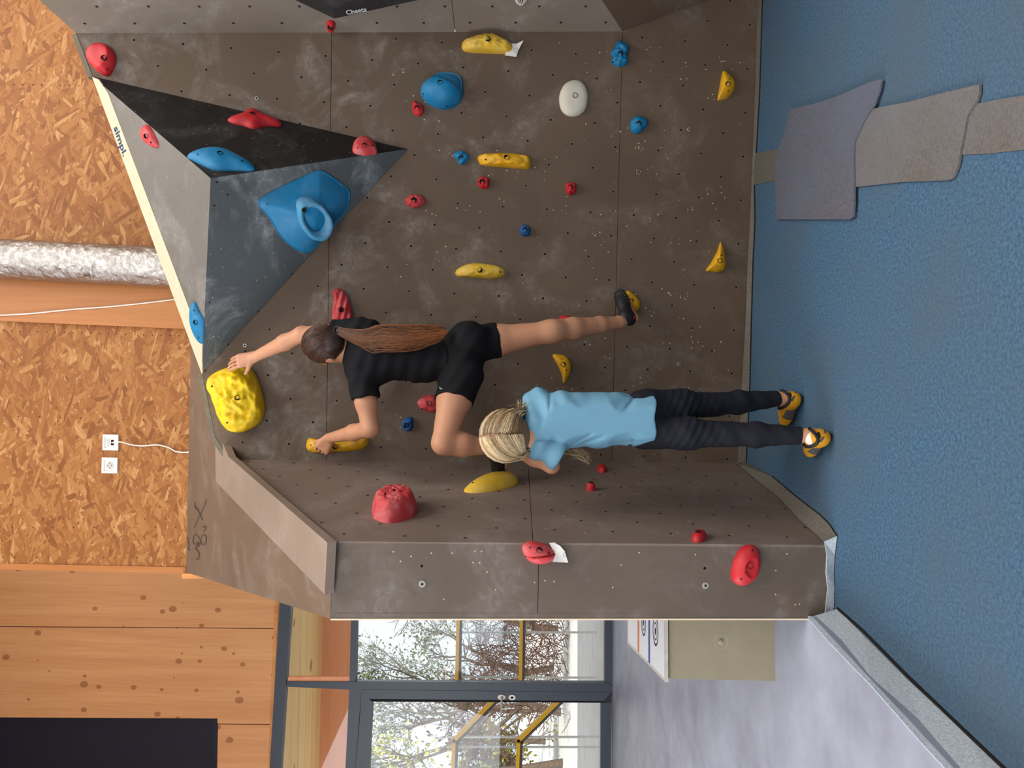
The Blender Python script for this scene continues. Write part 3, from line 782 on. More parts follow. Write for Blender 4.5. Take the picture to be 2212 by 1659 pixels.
hold('yellow half-moon foothold under the climber\'s right shoe', Z5((1960, 180), (2000, 195), (2030, 230), (2038, 260), (2020, 295), (1995, 300), (1960, 290), (1940, 240)), PW, 0.06, M['yellow'], one(Z5((1987, 235))), Z5((2005, 261)), p=2.0, shift=(0.004, 0.01))
hold('red knob mostly hidden behind the climber\'s straight calf', Z5((1580, 335), (1595, 318), (1620, 314), (1645, 325), (1650, 350), (1620, 370), (1590, 360)), PW, 0.03, M['red'])
hold('yellow crescent foothold between the climber\'s straight leg and the blue shirt', Z5((1545, 540), (1580, 534), (1620, 545), (1642, 575), (1648, 605), (1640, 650), (1620, 685), (1605, 697), (1597, 650), (1575, 600)), PW, 0.045, M['yellow'], one(Z5((1605, 591))), Z5((1597, 559), (1622, 623)), p=2.2)
hold('red chalky knob beside the climber\'s raised thigh', Z5((783, 810), (800, 785), (840, 765), (880, 765), (905, 790), (905, 830), (880, 860), (845, 858), (810, 845)), PW, 0.04, M['red_chalky'], one(Z5((851, 810))), Z5((812, 842)), lump=0.006)
hold('small ridged dark blue hold between the climber\'s bent arm and thigh', Z5((698, 930), (705, 905), (730, 887), (755, 890), (762, 920), (757, 955), (735, 966), (705, 955)), PW, 0.035, M['blue_dark'], one(Z5((721, 932))), ridge=(0.004, 170, 120))
def rock(x, y, s, z):
    return z + 0.012 * math.floor(2.2 * noise.noise(Vector((x * 2.3, y * 2.3, 1.5))) + 0.5) * (1 if s < 0.9 else 0) * 0.5
hold('huge bright yellow rocky hold under the climber\'s outstretched hand', ZA((45, 990), (60, 930), (120, 880), (200, 845), (280, 828), (350, 828), (400, 850), (450, 920), (480, 1000), (510, 1100), (522, 1200), (500, 1290), (440, 1350), (340, 1395), (270, 1395), (210, 1370), (140, 1270), (110, 1160), (75, 1080), (50, 1030)), PW, 0.13, M['yellow_bright'],
     one(ZA((286, 1105))), ZA((70, 1005), (200, 1316)), p=3.0, q=2.2, lump=0.020, lfreq=20, nseg=110, nring=30, fn=rock)
hold('long yellow rail gripped by the climber\'s left hand', ZA((875, 1505), (885, 1465), (910, 1445), (960, 1450), (1060, 1470), (1200, 1468), (1300, 1460), (1390, 1443), (1411, 1465), (1395, 1510), (1340, 1545), (1200, 1562), (1060, 1565), (950, 1570), (905, 1560), (880, 1535)), PW, 0.055, M['yellow'], one(ZA((1119, 1521))), ZA((914, 1508)), lump=0.006, lfreq=36)

# ------------------------------------------------------------------ holds on the other panels
hold('tiny red knob at the tip of the lettered black volume', Z1((2078, 150), (2085, 133), (2105, 127), (2130, 135), (2135, 160), (2125, 182), (2105, 190), (2085, 178)), PQ, 0.035, M['red'], one(Z1((2104, 173))))
rt_h = hold('worn red bread-shaped hold with a paper tag on the pillar', Z7((1540, 710), (1550, 680), (1590, 660), (1640, 663), (1700, 680), (1755, 715), (1767, 745), (1755, 780), (1720, 803), (1660, 815), (1600, 800), (1560, 760)), PF, 0.05, M['red_chalky'], None, Z7((1596, 704), (1724, 744)), one(Z7((1658, 722))), p=2.8,
     fn=lambda x, y, s, z: z - 0.016 * max(0, 1 - abs((x * 0.95 + y * 0.12 + 0.12) / 0.07)) if s < 0.97 else z, nring=22, nseg=90)
hold('bright red smooth oval hold on the pillar near the mat', Z6((708, 560), (725, 490), (755, 440), (800, 418), (840, 435), (855, 480), (850, 540), (830, 590), (790, 620), (750, 627), (715, 600)), PF, 0.05, M['red'], None, Z6((820, 449), (762, 595)), one(Z6((808, 527))), p=2.2, nring=18,
     fn=lambda x, y, s, z: min(z, 0.040 + 0.2 * max(0, -(y + 0.15)) * 0.0) if (x * x + (y + 0.25) ** 2) < 0.2 else z)
def on_ret(px):      # a point of the return wall
    return PR.hit(*px)
def oval(a, b, n=14, rot=0.0, pw=1.0):
    out = []
    for k in range(n):
        t = 2 * math.pi * k / n; x, y = a * math.cos(t), b * math.sin(t)
        out.append((x * math.cos(rot) - y * math.sin(rot), x * math.sin(rot) + y * math.cos(rot)))
    return out
def mesa(x, y, s, z):
    c = noise.noise(Vector((x * 3.1, y * 3.1, 4.2))); crack = abs(c) < 0.045 and s < 0.8
    return z - (0.010 if crack else 0)
hold('big cracked red boulder hold on the return wall', None, PR, 0.095, M['red_chalky'], None, ((-0.05, 0.03, 0),), (0.0, 0.0, 0), p=7, q=1.3, lump=0.006, lfreq=40, nseg=100, nring=26, fn=mesa,
     local=(on_ret((852, 1106)), [(x * (1 + 0.05 * math.sin(1.7 * i + 1)), y * (1 + 0.05 * math.sin(2.3 * i))) for i, (x, y) in enumerate(oval(0.125, 0.092, 16))]))
hold('yellow beak-shaped foothold under the climber\'s left toes', None, PR, 0.064, M['yellow_pale'], None, ((-0.06, 0.085, 0),), (0.04, -0.03, 0), p=2.0, q=1.6, nring=16,
     local=(on_ret((1062, 1051)), oval(0.150, 0.062, 14, -0.9)), shift=(0.02, -0.02))
hold('tiny red cylinder knob on the return wall', None, PR, 0.035, M['red'], None, (), (0, 0, 0), p=6, q=1.5, local=(on_ret((1276, 1058)), oval(0.02, 0.022, 12)))
hold('small dull red hold on the return wall beside the braid', None, PR, 0.03, M['red'], p=3, local=(on_ret((1300, 1016)), oval(0.045, 0.024, 12)))
hold('small red wedge on the return wall by the pillar edge, near the mat', None, PR, 0.032, M['red'], None, (), (-0.01, 0.008, 0), p=3, local=(on_ret((1510, 1163)), oval(0.05, 0.026, 12, -0.5)))

# ------------------------------------------------------------------ paper tags
def tagpaper(px, plane, label, off, lift):
    P = [plane.hit(*a, off=off) for a in px]; k = len(P)
    c = sum(P, Vector()) / k
    P = [p + plane.N * (lift * ((p - P[0]).length / 0.06)) for p in P]
    v, f = prism(P, plane.N, 0.0012); o = mobj('paper_tag', v, f, M['paper'])
    return tag(o, label, 'paper tag')
def text(body, name, size, p0, pdir, nrm, mat, parent, bold=0.0):
    cu = bpy.data.curves.new(name, 'FONT'); cu.body = body; cu.size = size; cu.extrude = 0.0004; cu.offset = bold; cu.align_y = 'CENTER'
    tmp = bpy.data.objects.new('tmp', cu); C.objects.link(tmp)
    dg = bpy.context.evaluated_depsgraph_get(); me = bpy.data.meshes.new_from_object(tmp.evaluated_get(dg)); me.name = name
    bpy.data.objects.remove(tmp)
    X = Vector(pdir).normalized(); Zv = Vector(nrm); Zv = (Zv - X * Zv.dot(X)).normalized(); Y = Zv.cross(X)
    me.transform(Matrix(((X.x, Y.x, Zv.x, p0.x), (X.y, Y.y, Zv.y, p0.y), (X.z, Y.z, Zv.z, p0.z), (0, 0, 0, 1))))
    me.materials.clear(); me.materials.append(mat)
    return link_mesh(name, me, mat, parent)
def circle_line(name, c, R, U, r, wdt, mat, parent, n=20):
    V, F = [], []
    for rr in (r - wdt, r):
        for k in range(n):
            a = 2 * math.pi * k / n; V.append(c + R * (rr * math.cos(a)) + U * (rr * math.sin(a)))
    for k in range(n):
        k2 = (k + 1) % n; F.append([k, n + k, n + k2, k2])
    return mobj(name, V, F, mat, parent)
t1 = tagpaper(Z2((1178, 276), (1225, 282), (1268, 265), (1240, 320), (1222, 370), (1150, 360), (1155, 340)), PW, 'small white paper tag numbered 2 under the yellow rail', 0.012, 0.012)
c_ = PW.hit(*Z2((1226, 322))[0], off=0.034)
circle_line('circle_mark', c_, PW.right, PW.up, 0.013, 0.0014, M['ink'], t1)
text('2', 'numeral', 0.018, PW.hit(*Z2((1234, 330))[0], off=0.034) , PW.hit(1130, 100) - PW.hit(1129, 112), PW.N, M['ink'], t1)
t2 = tagpaper(Z7((1725, 672), (1760, 668), (1800, 690), (1830, 725), (1852, 800), (1745, 797), (1768, 750)), PF, 'curled white paper tag beside the worn red hold', 0.010, 0.010)
circle_line('circle_mark', PF.hit(*Z7((1836, 752))[0], off=0.031), PF.right, PF.up, 0.008, 0.0012, M['ink'], t2)

# ------------------------------------------------------------------ the big tetrahedral volume
va, vb, vd = PW.hit(200, 165, 0.004), PW.hit(880, 322, 0.004), PW.hit(436, 806, 0.004)
vc = at(455, 385, 3.25)
vol = empty('volume', (va + vb + vd) / 3)
tag(vol, 'large three-sided plywood volume with one black and two grey faces', 'climbing volume')
def tri(name, pts, mat, parent, th=0.012):
    pl = Plane.thru(pts); v, f = prism(pts, pl.N, th); return mobj(name, v, f, mat, parent), pl
cen = (va + vb + vc + vd) / 4
PA = Plane.thru((va, vb, vc)); PB = Plane.thru((vc, vb, vd)); PCc = Plane.thru((va, vc, vd))
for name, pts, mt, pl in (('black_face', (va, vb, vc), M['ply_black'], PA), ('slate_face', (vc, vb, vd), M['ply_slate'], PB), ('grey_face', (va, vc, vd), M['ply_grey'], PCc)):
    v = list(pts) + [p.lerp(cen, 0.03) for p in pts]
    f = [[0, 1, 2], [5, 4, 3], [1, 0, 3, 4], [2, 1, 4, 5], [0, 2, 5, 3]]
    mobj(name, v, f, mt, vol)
eb = [PCc.hit(*p, off=0.002) for p in ((199, 166), (213, 172), (233, 201), (437, 742), (436, 808))]
v, f = prism(eb, PCc.N, 0.006); ebo = mobj('bare_edge', v, f, M['white_ply'], vol)
M['marker'] = simple('blue_marker', srgb(30, 62, 96), 0.7)
text('simpl.', 'lettering', 0.062, PCc.hit(*Z1((735, 806))[0], off=0.003), PCc.hit(*Z1((798, 1000))[0]) - PCc.hit(*Z1((735, 806))[0]), PCc.N, M['marker'], ebo, 0.0012)
fastn = [(PA, p) for p in Z1((824, 553), (1110, 623), (655, 508))] + [(PB, p) for p in Z1((1365, 1310), (1450, 1240), (1380, 1160))] + [(PB, p) for p in Z4((1645, 510), (1335, 452), (1860, 270), (1455, 720), (1310, 888))]
for pl, p in fastn:
    child_at('screw_hole', ME_SCREW, vol, vol.matrix_basis.inverted() @ pl.hit(*p), pl.N)
spk = []
for _ in range(160):
    r1, r2 = rc.random(), rc.random()
    if r1 + r2 > 1: r1, r2 = 1 - r1, 1 - r2
    A, B, D, pl = ((va, vb, vc, PA), (vc, vb, vd, PB), (va, vc, vd, PCc))[rc.choice((0, 0, 1, 1, 1, 2))]
    spk.append((A + (B - A) * r1 + (D - A) * r2, pl.N, rc.uniform(0.001, 0.0026)))
v, f = disc_set(spk, 5, 0.0007); tag(mobj('chalk_fleck', v, f, M['chip'], vol), kind='stuff')

hold('chalky red oval hold on the grey volume face', Z1((905, 850), (915, 810), (940, 795), (965, 815), (995, 870), (1012, 920), (1003, 942), (970, 932), (930, 900)), PCc, 0.03, M['red_chalky'], None, Z1((962, 907)), one(Z1((930, 867))))
hold('winged red hold on the black volume face', Z1((1450, 770), (1475, 757), (1540, 735), (1575, 710), (1610, 705), (1650, 722), (1700, 750), (1770, 775), (1795, 795), (1780, 808), (1700, 805), (1640, 820), (1600, 820), (1550, 802), (1490, 790)), PA, 0.04, M['red'], None, (), one(Z1((1608, 722))), p=2)
hold('long pale blue hold on the black volume face', Z1((1193, 1002), (1230, 980), (1300, 963), (1370, 960), (1440, 970), (1520, 1005), (1600, 1050), (1626, 1078), (1600, 1092), (1500, 1090), (1380, 1088), (1300, 1060), (1230, 1025)), PA, 0.05, M['blue'], None, Z1((1259, 983), (1541, 1027)), one(Z1((1400, 974))), p=2)
hold('chalky red dome near the tip of the black volume face', Z2((180, 945), (195, 910), (235, 892), (280, 895), (315, 915), (335, 950), (338, 978), (310, 988), (260, 992), (210, 985), (185, 970)), PA, 0.05, M['red_chalky'], None, Z2((212, 942), (307, 928)), one(Z2((258, 925))), p=2.2)
hold('slim blue hold on the pale volume edge', Z4((1225, 470), (1235, 450), (1250, 455), (1275, 510), (1300, 560), (1302, 650), (1292, 712), (1270, 700), (1245, 650), (1228, 590), (1222, 530)), PCc, 0.03, M['blue'], None, Z4((1235, 503), (1265, 676)), one(Z4((1245, 578))))
# big blue pocket hold: a flared sheet with a ring-shaped jug
bb = [(556, 437), (590, 412), (640, 388), (682, 369), (702, 372), (740, 398), (755, 415), (752, 445), (735, 470), (700, 515), (675, 540), (655, 545), (632, 535), (605, 510), (580, 470)]
big = hold('huge bright blue flared hold with a pocket ring on the slate volume face', bb, PB, 0.085, M['blue'], None, [(578, 441)], None, p=1.6, q=1.0, nring=20, nseg=90)
rg = [PB.hit(*p, off=0.085) for p in ((645, 455), (652, 438), (672, 432), (692, 440), (712, 462), (721, 485), (716, 508), (700, 522), (678, 518), (660, 500), (648, 478))]
cr = sum(rg, Vector()) / len(rg)
out = [Vector(p) for p in catmull([tuple(p) for p in rg], 40)]
V, F = [], []
prof = [(1.10, -0.05), (1.02, -0.015), (0.95, 0.004), (0.84, 0.008), (0.70, 0.0), (0.62, -0.012), (0.56, -0.035), (0.30, -0.055)]
for s, z in prof:
    for p in out: V.append(cr + (p - cr) * s + PB.N * z + (Vector((0, 0, 0.0))))
n = len(out)
for k in range(len(prof) - 1):
    for i in range(n):
        j = (i + 1) % n; F.append([k * n + i, k * n + j, (k + 1) * n + j, (k + 1) * n + i])
F.append([(len(prof) - 1) * n + i for i in range(n)])
o = mobj('pocket_ring', V, F, M['blue_chalky'], None, True); o.parent = big; o.matrix_parent_inverse = big.matrix_basis.inverted()
child_at('bolt_hole', ME_HOLE, big, big.matrix_basis.inverted() @ PB.hit(657, 454, off=0.094), Vector((0, 0, 1)))

# ------------------------------------------------------------------ black volume at the upper right
k2, k3, kb = PQ.hit(540, -46, 0.004), PQ.hit(1130, -50, 0.004), PQ.hit(700, -190, 0.004)
k1 = at(722, 40, (PQ.hit(722, 40)).y * 0.955)                                   # the point that stands out of the panel
cen2 = (k1 + k2 + k3 + kb) / 4
v2 = empty('volume', k1); tag(v2, 'black lettered volume cut off by the edge of the picture', 'climbing volume')
k1b = PQ.hit(722, 34, 0.004)
for name, pts in (('front_face', (k1, kb, k3)), ('upper_face', (k1, k2, kb)), ('lower_edge', (k1, k3, k1b)), ('upper_edge', (k1, k1b, k2))):
    v = list(pts) + [p.lerp(cen2, 0.04) for p in pts]
    mobj(name, v, [[0, 1, 2], [5, 4, 3], [1, 0, 3, 4], [2, 1, 4, 5], [0, 2, 5, 3]], M['ply_black'], v2)
PK = Plane.thru((k1, kb, k3)); M['print'] = simple('white_print', srgb(190, 190, 188), 0.7)
a_, b_ = PK.hit(*Z2((140, 83))[0], off=0.002), PK.hit(*Z2((264, 60))[0], off=0.002)
text('Cheeta', 'lettering', (b_ - a_).length * 0.36, a_, b_ - a_, PK.N, M['print'], v2, 0.0004)
hold('white hold cut off by the edge of the picture', [(1112, -6), (1114, 2), (1124, 8), (1134, 3), (1140, -8), (1130, -16), (1118, -14)], PQ, 0.03, M['white_resin'], (1124, 0))

# spare bolts left in the panels
def stud(px, plane, label, r=0.013):
    me = lathe_mesh('washer', [(r, -0.002), (r, 0.002), (r * 0.9, 0.003), (r * 0.45, 0.003), (r * 0.4, 0.001)], 16); me.materials.append(M['steel'])
    o = bpy.data.objects.new('washer', me); C.objects.link(o); o.matrix_basis = frame_on(plane, plane.hit(*px))
    s = bpy.data.objects.new('bolt_socket', ME_SOCK); C.objects.link(s); s.parent = o; s.location = (0, 0, 0.001)
    tag(o, label, 'washer', 'steel washers left on the panels')
stud(one(Z7((860, 952))), PF, 'pale round steel washer on the pillar far from the mat')
stud(one(Z6((579, 628))), PF, 'bluish round steel washer on the pillar beside the bright red oval hold')
stud(one(Z3((239, 762))), PW, 'small steel washer on the wall between the blue hold and the carpet pieces', 0.010)
stud((1466, 786), PW, 'small steel washer on the wall beside the black leggings', 0.010)
stud(one(ZA((352, 657))), PW, 'small steel washer beside the climber\'s outstretched hand', 0.010)
stud(one(Z1((1636, 627))), PW, 'small steel washer near the winged red hold', 0.010)
# ================================================================== people: smooth blended bodies meshed on a grid
def _cap(P, a, b, r1, r2):
    a = np.array(a, np.float32); b = np.array(b, np.float32); ab = b - a; L2 = float(ab @ ab) + 1e-12
    X, Y, Zz = P[0] - a[0], P[1] - a[1], P[2] - a[2]
    t = np.clip((X * ab[0] + Y * ab[1] + Zz * ab[2]) / L2, 0, 1)
    return np.sqrt((X - t * ab[0]) ** 2 + (Y - t * ab[1]) ** 2 + (Zz - t * ab[2]) ** 2) - (r1 + (r2 - r1) * t)
def _ell(P, c, r, R):
    X, Y, Zz = P[0] - c[0], P[1] - c[1], P[2] - c[2]
    if R is not None:
        X, Y, Zz = (R[0][0] * X + R[0][1] * Y + R[0][2] * Zz, R[1][0] * X + R[1][1] * Y + R[1][2] * Zz, R[2][0] * X + R[2][1] * Y + R[2][2] * Zz)
    k0 = np.sqrt((X / r[0]) ** 2 + (Y / r[1]) ** 2 + (Zz / r[2]) ** 2) + 1e-6
    k1 = np.sqrt((X / r[0] ** 2) ** 2 + (Y / r[1] ** 2) ** 2 + (Zz / r[2] ** 2) ** 2) + 1e-6
    return k0 * (k0 - 1) / k1
def cap_(a, b, r1, r2, k=0.02): return ('cap', Vector(a), Vector(b), r1, r2, k)
def cut_(a, b, r1, r2, k=0.02): return ('cut', Vector(a), Vector(b), r1, r2, k)          # limb ending flat at b
def ell_(c, r, R=None, k=0.02): return ('ell', Vector(c), r, R, k)
def inflate(prims, d):
    out = []
    for p in prims:
        if p[0] == 'ell': out.append(('ell', p[1], tuple(x + d for x in p[2]), p[3], p[4]))
        else: out.append((p[0], p[1], p[2], p[3] + d, p[4] + d, p[5]))
    return out
def bounds(prims):
    lo = np.array([1e9] * 3); hi = -lo
    for p in prims:
        if p[0] == 'ell': m = max(p[2]); pts = [p[1]]
        else: m = max(p[3], p[4]); pts = [p[1], p[2]]
        for q in pts: lo = np.minimum(lo, np.array(q) - m); hi = np.maximum(hi, np.array(q) + m)
    return lo, hi
def sdf_mesh(prims, h, post=None, pad=0.02):
    lo, hi = bounds(prims); lo = lo - pad; hi = hi + pad
    n = np.ceil((hi - lo) / h).astype(int) + 1
    ax = [(lo[i] + h * np.arange(n[i])).astype(np.float32) for i in range(3)]
    F = np.full(n, 0.05, np.float32)
    for p in prims:
        k = p[-1]
        if p[0] == 'ell': m = max(p[2]) ; pts = [p[1]]
        else: m = max(p[3], p[4]); pts = [p[1], p[2]]
        a = np.min([np.array(q) for q in pts], axis=0) - m - k - 2 * h; b = np.max([np.array(q) for q in pts], axis=0) + m + k + 2 * h
        i0 = np.maximum(((a - lo) / h).astype(int), 0); i1 = np.minimum(((b - lo) / h).astype(int) + 2, n)
        sl = tuple(slice(i0[i], i1[i]) for i in range(3))
        P = (ax[0][sl[0]][:, None, None], ax[1][sl[1]][None, :, None], ax[2][sl[2]][None, None, :])
        if p[0] == 'ell': d = _ell(P, p[1], p[2], p[3])
        else:
            d = _cap(P, p[1], p[2], p[3], p[4])
            if p[0] == 'cut':
                u = (p[2] - p[1]).normalized(); d = np.maximum(d, (P[0] - p[2].x) * u.x + (P[1] - p[2].y) * u.y + (P[2] - p[2].z) * u.z)
        f = F[sl]; hh = np.maximum(k - np.abs(f - d), 0) / k
        F[sl] = np.minimum(f, d) - hh * hh * k * 0.25
    if post is not None:
        F = post(F, ax[0][:, None, None], ax[1][None, :, None], ax[2][None, None, :]).astype(np.float32)
    return nets(F, lo, h)
def nets(F, lo, h):
    I = F < 0
    cnt = np.zeros(tuple(s - 1 for s in F.shape), np.uint8)
    for dx in (0, 1):
        for dy in (0, 1):
            for dz in (0, 1):
                cnt += I[dx:F.shape[0] - 1 + dx, dy:F.shape[1] - 1 + dy, dz:F.shape[2] - 1 + dz]
    act = (cnt > 0) & (cnt < 8)
    idx = np.argwhere(act); ids = np.full(act.shape, -1, np.int32); ids[act] = np.arange(len(idx))
    acc = np.zeros((len(idx), 3)); wt = np.zeros(len(idx))
    corners = [(x, y, z) for x in (0, 1) for y in (0, 1) for z in (0, 1)]
    for c in corners:
        for axis in range(3):
            if c[axis]: continue
            e = list(c); e[axis] = 1
            va_ = F[idx[:, 0] + c[0], idx[:, 1] + c[1], idx[:, 2] + c[2]]; vb_ = F[idx[:, 0] + e[0], idx[:, 1] + e[1], idx[:, 2] + e[2]]
            m = (va_ < 0) != (vb_ < 0); t = np.where(m, va_ / np.where(m, va_ - vb_, 1), 0)
            p = np.array(c, float)[None, :].repeat(len(idx), 0); p[:, axis] += t
            acc += p * m[:, None]; wt += m
    V = lo + (idx + acc / wt[:, None]) * h
    faces = []
    for axis in range(3):
        u, w_ = [(1, 2), (2, 0), (0, 1)][axis]
        s0 = [slice(None)] * 3; s1 = [slice(None)] * 3; s0[axis] = slice(0, -1); s1[axis] = slice(1, None)
        ch = I[tuple(s0)] != I[tuple(s1)]
        e = np.argwhere(ch)
        ok = (e[:, u] > 0) & (e[:, w_] > 0) & (e[:, u] < F.shape[u] - 1) & (e[:, w_] < F.shape[w_] - 1)
        e = e[ok]
        if not len(e): continue
        ins = I[e[:, 0], e[:, 1], e[:, 2]]
        def cell(du, dw):
            q = e.copy(); q[:, u] += du; q[:, w_] += dw; return ids[q[:, 0], q[:, 1], q[:, 2]]
        Q = np.stack([cell(-1, -1), cell(0, -1), cell(0, 0), cell(-1, 0)], 1)
        Q[~ins] = Q[~ins][:, ::-1]
        faces.append(Q)
    Q = np.concatenate(faces); Q = Q[(Q >= 0).all(1)]
    return V, Q
def relax(V, Q, it=1, lam=0.5):
    for _ in range(it):
        acc = np.zeros_like(V); c = np.zeros(len(V))
        for a, b in ((0, 1), (1, 2), (2, 3), (3, 0)):
            np.add.at(acc, Q[:, a], V[Q[:, b]]); np.add.at(acc, Q[:, b], V[Q[:, a]]); np.add.at(c, Q[:, a], 1); np.add.at(c, Q[:, b], 1)
        V = V + lam * (acc / np.maximum(c, 1)[:, None] - V)
    return V
def sdf_obj(name, prims, mat, parent, h=0.006, post=None, xf=None, it=1):
    V, Q = sdf_mesh(prims, h, post); V = relax(V, Q, it)
    me = bpy.data.meshes.new(name)
    me.vertices.add(len(V)); me.vertices.foreach_set('co', V.astype(np.float32).ravel())
    me.loops.add(len(Q) * 4); me.loops.foreach_set('vertex_index', Q.ravel().astype(np.int32))
    me.polygons.add(len(Q)); me.polygons.foreach_set('loop_start', np.arange(0, len(Q) * 4, 4, dtype=np.int32))
    me.update(calc_edges=True); me.validate()
    if xf is not None: me.transform(xf)
    return link_mesh(name, me, mat, parent, True, True)
def basis(F_, U_):
    F_ = Vector(F_).normalized(); U_ = Vector(U_); U_ = (U_ - F_ * U_.dot(F_)).normalized(); S = F_.cross(U_)   # S points to the right hand side
    return F_, U_, S
def rows(S, F_, U_): return [tuple(S), tuple(F_), tuple(U_)]

def hand(w_, D, N, T, curl, k=0.004, sc=1.0, thumb=(0.6, 0.75, 0.25)):
    """w_ wrist, D finger direction, N palm side, T thumb side"""
    D = D.normalized(); N = (N - D * N.dot(D)).normalized(); T = (T - D * T.dot(D) - N * T.dot(N)).normalized()
    out = []
    offs = (0.028, 0.0095, -0.0095, -0.027); lens = (0.060, 0.068, 0.062, 0.048)
    for i, (o_, L) in enumerate(zip(offs, lens)):
        base = w_ + (D * 0.074 + T * o_ - N * 0.004) * sc
        out.append(cap_(w_ + (D * 0.006 + T * o_ * 0.55) * sc, base, 0.0150 * sc, 0.0112 * sc, 0.012))
        d = D; p = base; r = 0.0078 * sc
        for s, frac in enumerate((0.45, 0.31, 0.24)):
            a = curl[s] * (1 + 0.12 * (i - 1.5)); ax_ = D.cross(N)
            d = Matrix.Rotation(a, 3, ax_) @ d
            q = p + d * L * frac * sc * 1.12; out.append(cap_(p, q, r, r * 0.93, k)); p = q; r *= 0.93
    tb = w_ + (D * 0.022 + T * 0.020) * sc; td = (D * thumb[0] + T * thumb[1] + N * thumb[2]).normalized()
    t1_ = tb + td * 0.036 * sc; td2 = (td + D * 0.35 + N * 0.2).normalized(); t2_ = t1_ + td2 * 0.028 * sc
    out += [cap_(tb, t1_, 0.0125 * sc, 0.0098 * sc, 0.010), cap_(t1_, t2_, 0.0095 * sc, 0.0080 * sc, k)]
    return out
def head(c, F_, U_, sx=1.0):
    """skull, jaw, nose, mouth, ears"""
    F_, U_, S = basis(F_, U_); R = rows(S, F_, U_)
    g = lambda s, f, u: c + (S * s + F_ * f + U_ * u) * sx
    pr = [ell_(g(0, 0, 0.018), (0.074 * sx, 0.092 * sx, 0.088 * sx), R, 0.02), ell_(g(0, 0.030, -0.045), (0.055 * sx, 0.058 * sx, 0.066 * sx), R, 0.03),
          ell_(g(0, 0.064, -0.092), (0.020 * sx, 0.018 * sx, 0.016 * sx), R, 0.025),
          cap_(g(0, 0.088, -0.004), g(0, 0.104, -0.038), 0.0075 * sx, 0.0115 * sx, 0.012), ell_(g(0.011, 0.092, -0.040), (0.008, 0.008, 0.007), R, 0.008), ell_(g(-0.011, 0.092, -0.040), (0.008, 0.008, 0.007), R, 0.008),
          ell_(g(0, 0.084, -0.062), (0.021 * sx, 0.010, 0.0055), R, 0.006), ell_(g(0, 0.083, -0.071), (0.018 * sx, 0.010, 0.006), R, 0.006),
          cap_(g(-0.045, 0.072, 0.012), g(0.045, 0.072, 0.012), 0.014 * sx, 0.014 * sx, 0.02)]
    for s in (-1, 1):
        pr += [ell_(g(s * 0.077, -0.006, -0.012), (0.009 * sx, 0.017 * sx, 0.028 * sx), R, 0.006), cap_(g(s * 0.078, -0.020, 0.012), g(s * 0.078, -0.018, -0.022), 0.0055, 0.0055, 0.006)]
    eyes = [(g(s * 0.031, 0.080, -0.010), s) for s in (-1, 1)]
    return pr, g, R, eyes
def add_eyes(eyes, F_, parent):
    for e, s in eyes:
        bm = bmesh.new(); bmesh.ops.create_uvsphere(bm, u_segments=14, v_segments=10, radius=0.0105, matrix=Matrix.Translation(e)); eo = bm_obj('eye', bm, M['eye_white'], parent, True)
        bm = bmesh.new(); bmesh.ops.create_uvsphere(bm, u_segments=12, v_segments=8, radius=0.0055, matrix=Matrix.Translation(e + Vector(F_).normalized() * 0.0062)); bm_obj('iris', bm, M['iris'], eo, True)
def strands(name, lines, rad, mat, parent, sides=4, tones=None):
    V, F, tone = [], [], []
    for li, ln in enumerate(lines):
        n = len(ln); rr = [rad * (0.55 + 0.45 * math.sin(math.pi * min(1, 0.12 + 0.88 * i / (n - 1)))) for i in range(n)]
        v, f = tube(ln, rr, sides, False); b = len(V); V += v; F += [[i + b for i in q] for q in f]; tone += [tones[li] if tones else random.random()] * len(v)
    o = mobj(name, V, F, mat, parent, True)
    at_ = o.data.attributes.new('tone', 'FLOAT', 'POINT'); at_.data.foreach_set('value', tone)
    return o
def mat_skin(name, c):
    t = NT(name); v = t.coord()
    t.set(t.ramp(t.noise(v, 22, 4), [(0.3, tuple(x * 0.90 for x in c[:3]) + (1,)), (0.7, c)]), 0.52, 0, 0.35)
    t.b.inputs['Subsurface Weight'].default_value = 0.08; t.b.inputs['Subsurface Radius'].default_value = (0.02, 0.008, 0.004)
    t.bump(t.noise(v, 500, 2), 0.05, 0.001)
    return t.m
def mat_hair(name, c1, c2, c3=None, z0=0, z1=1, scale=(420, 420, 14)):
    t = NT(name); v = t.coord(scale)
    at_ = t.n('ShaderNodeAttribute', attribute_name='tone')
    col = t.ramp(t.math('ADD', t.math('MULTIPLY', t.noise(v, 1.0, 3), 0.4), t.math('MULTIPLY', at_.outputs['Fac'], 0.6)), [(0.15, c1), (0.85, c2)])
    if c3 is not None:
        sx = t.n('ShaderNodeSeparateXYZ'); tc = t.n('ShaderNodeTexCoord'); t.l(tc.outputs['Object'], sx.inputs[0])
        mr = t.n('ShaderNodeMapRange'); mr.inputs['From Min'].default_value = z0; mr.inputs['From Max'].default_value = z1; t.l(sx.outputs[2], mr.inputs[0])
        tip = t.ramp(at_.outputs['Fac'], [(0.0, tuple(x * 0.45 for x in c3[:3]) + (1,)), (1.0, tuple(min(1, x * 1.5) for x in c3[:3]) + (1,))])
        col = t.mix(mr.outputs[0], tip, col)
    t.set(col, 0.42, 0, 0.45); return t.m
def mat_cloth(name, c, rough=0.85, var=0.15, weave=900):
    t = NT(name); v = t.coord()
    t.set(t.ramp(t.noise(v, 6, 4), [(0.3, tuple(x * (1 - var) for x in c[:3]) + (1,)), (0.7, tuple(x * (1 + var) for x in c[:3]) + (1,))]), rough, 0, 0.25)
    t.bump(t.noise(v, weave, 2), 0.15, 0.001); return t.m
M['skin'] = mat_skin('skin', srgb(202, 146, 114)); M['skin2'] = mat_skin('skin_fair', srgb(206, 150, 118))
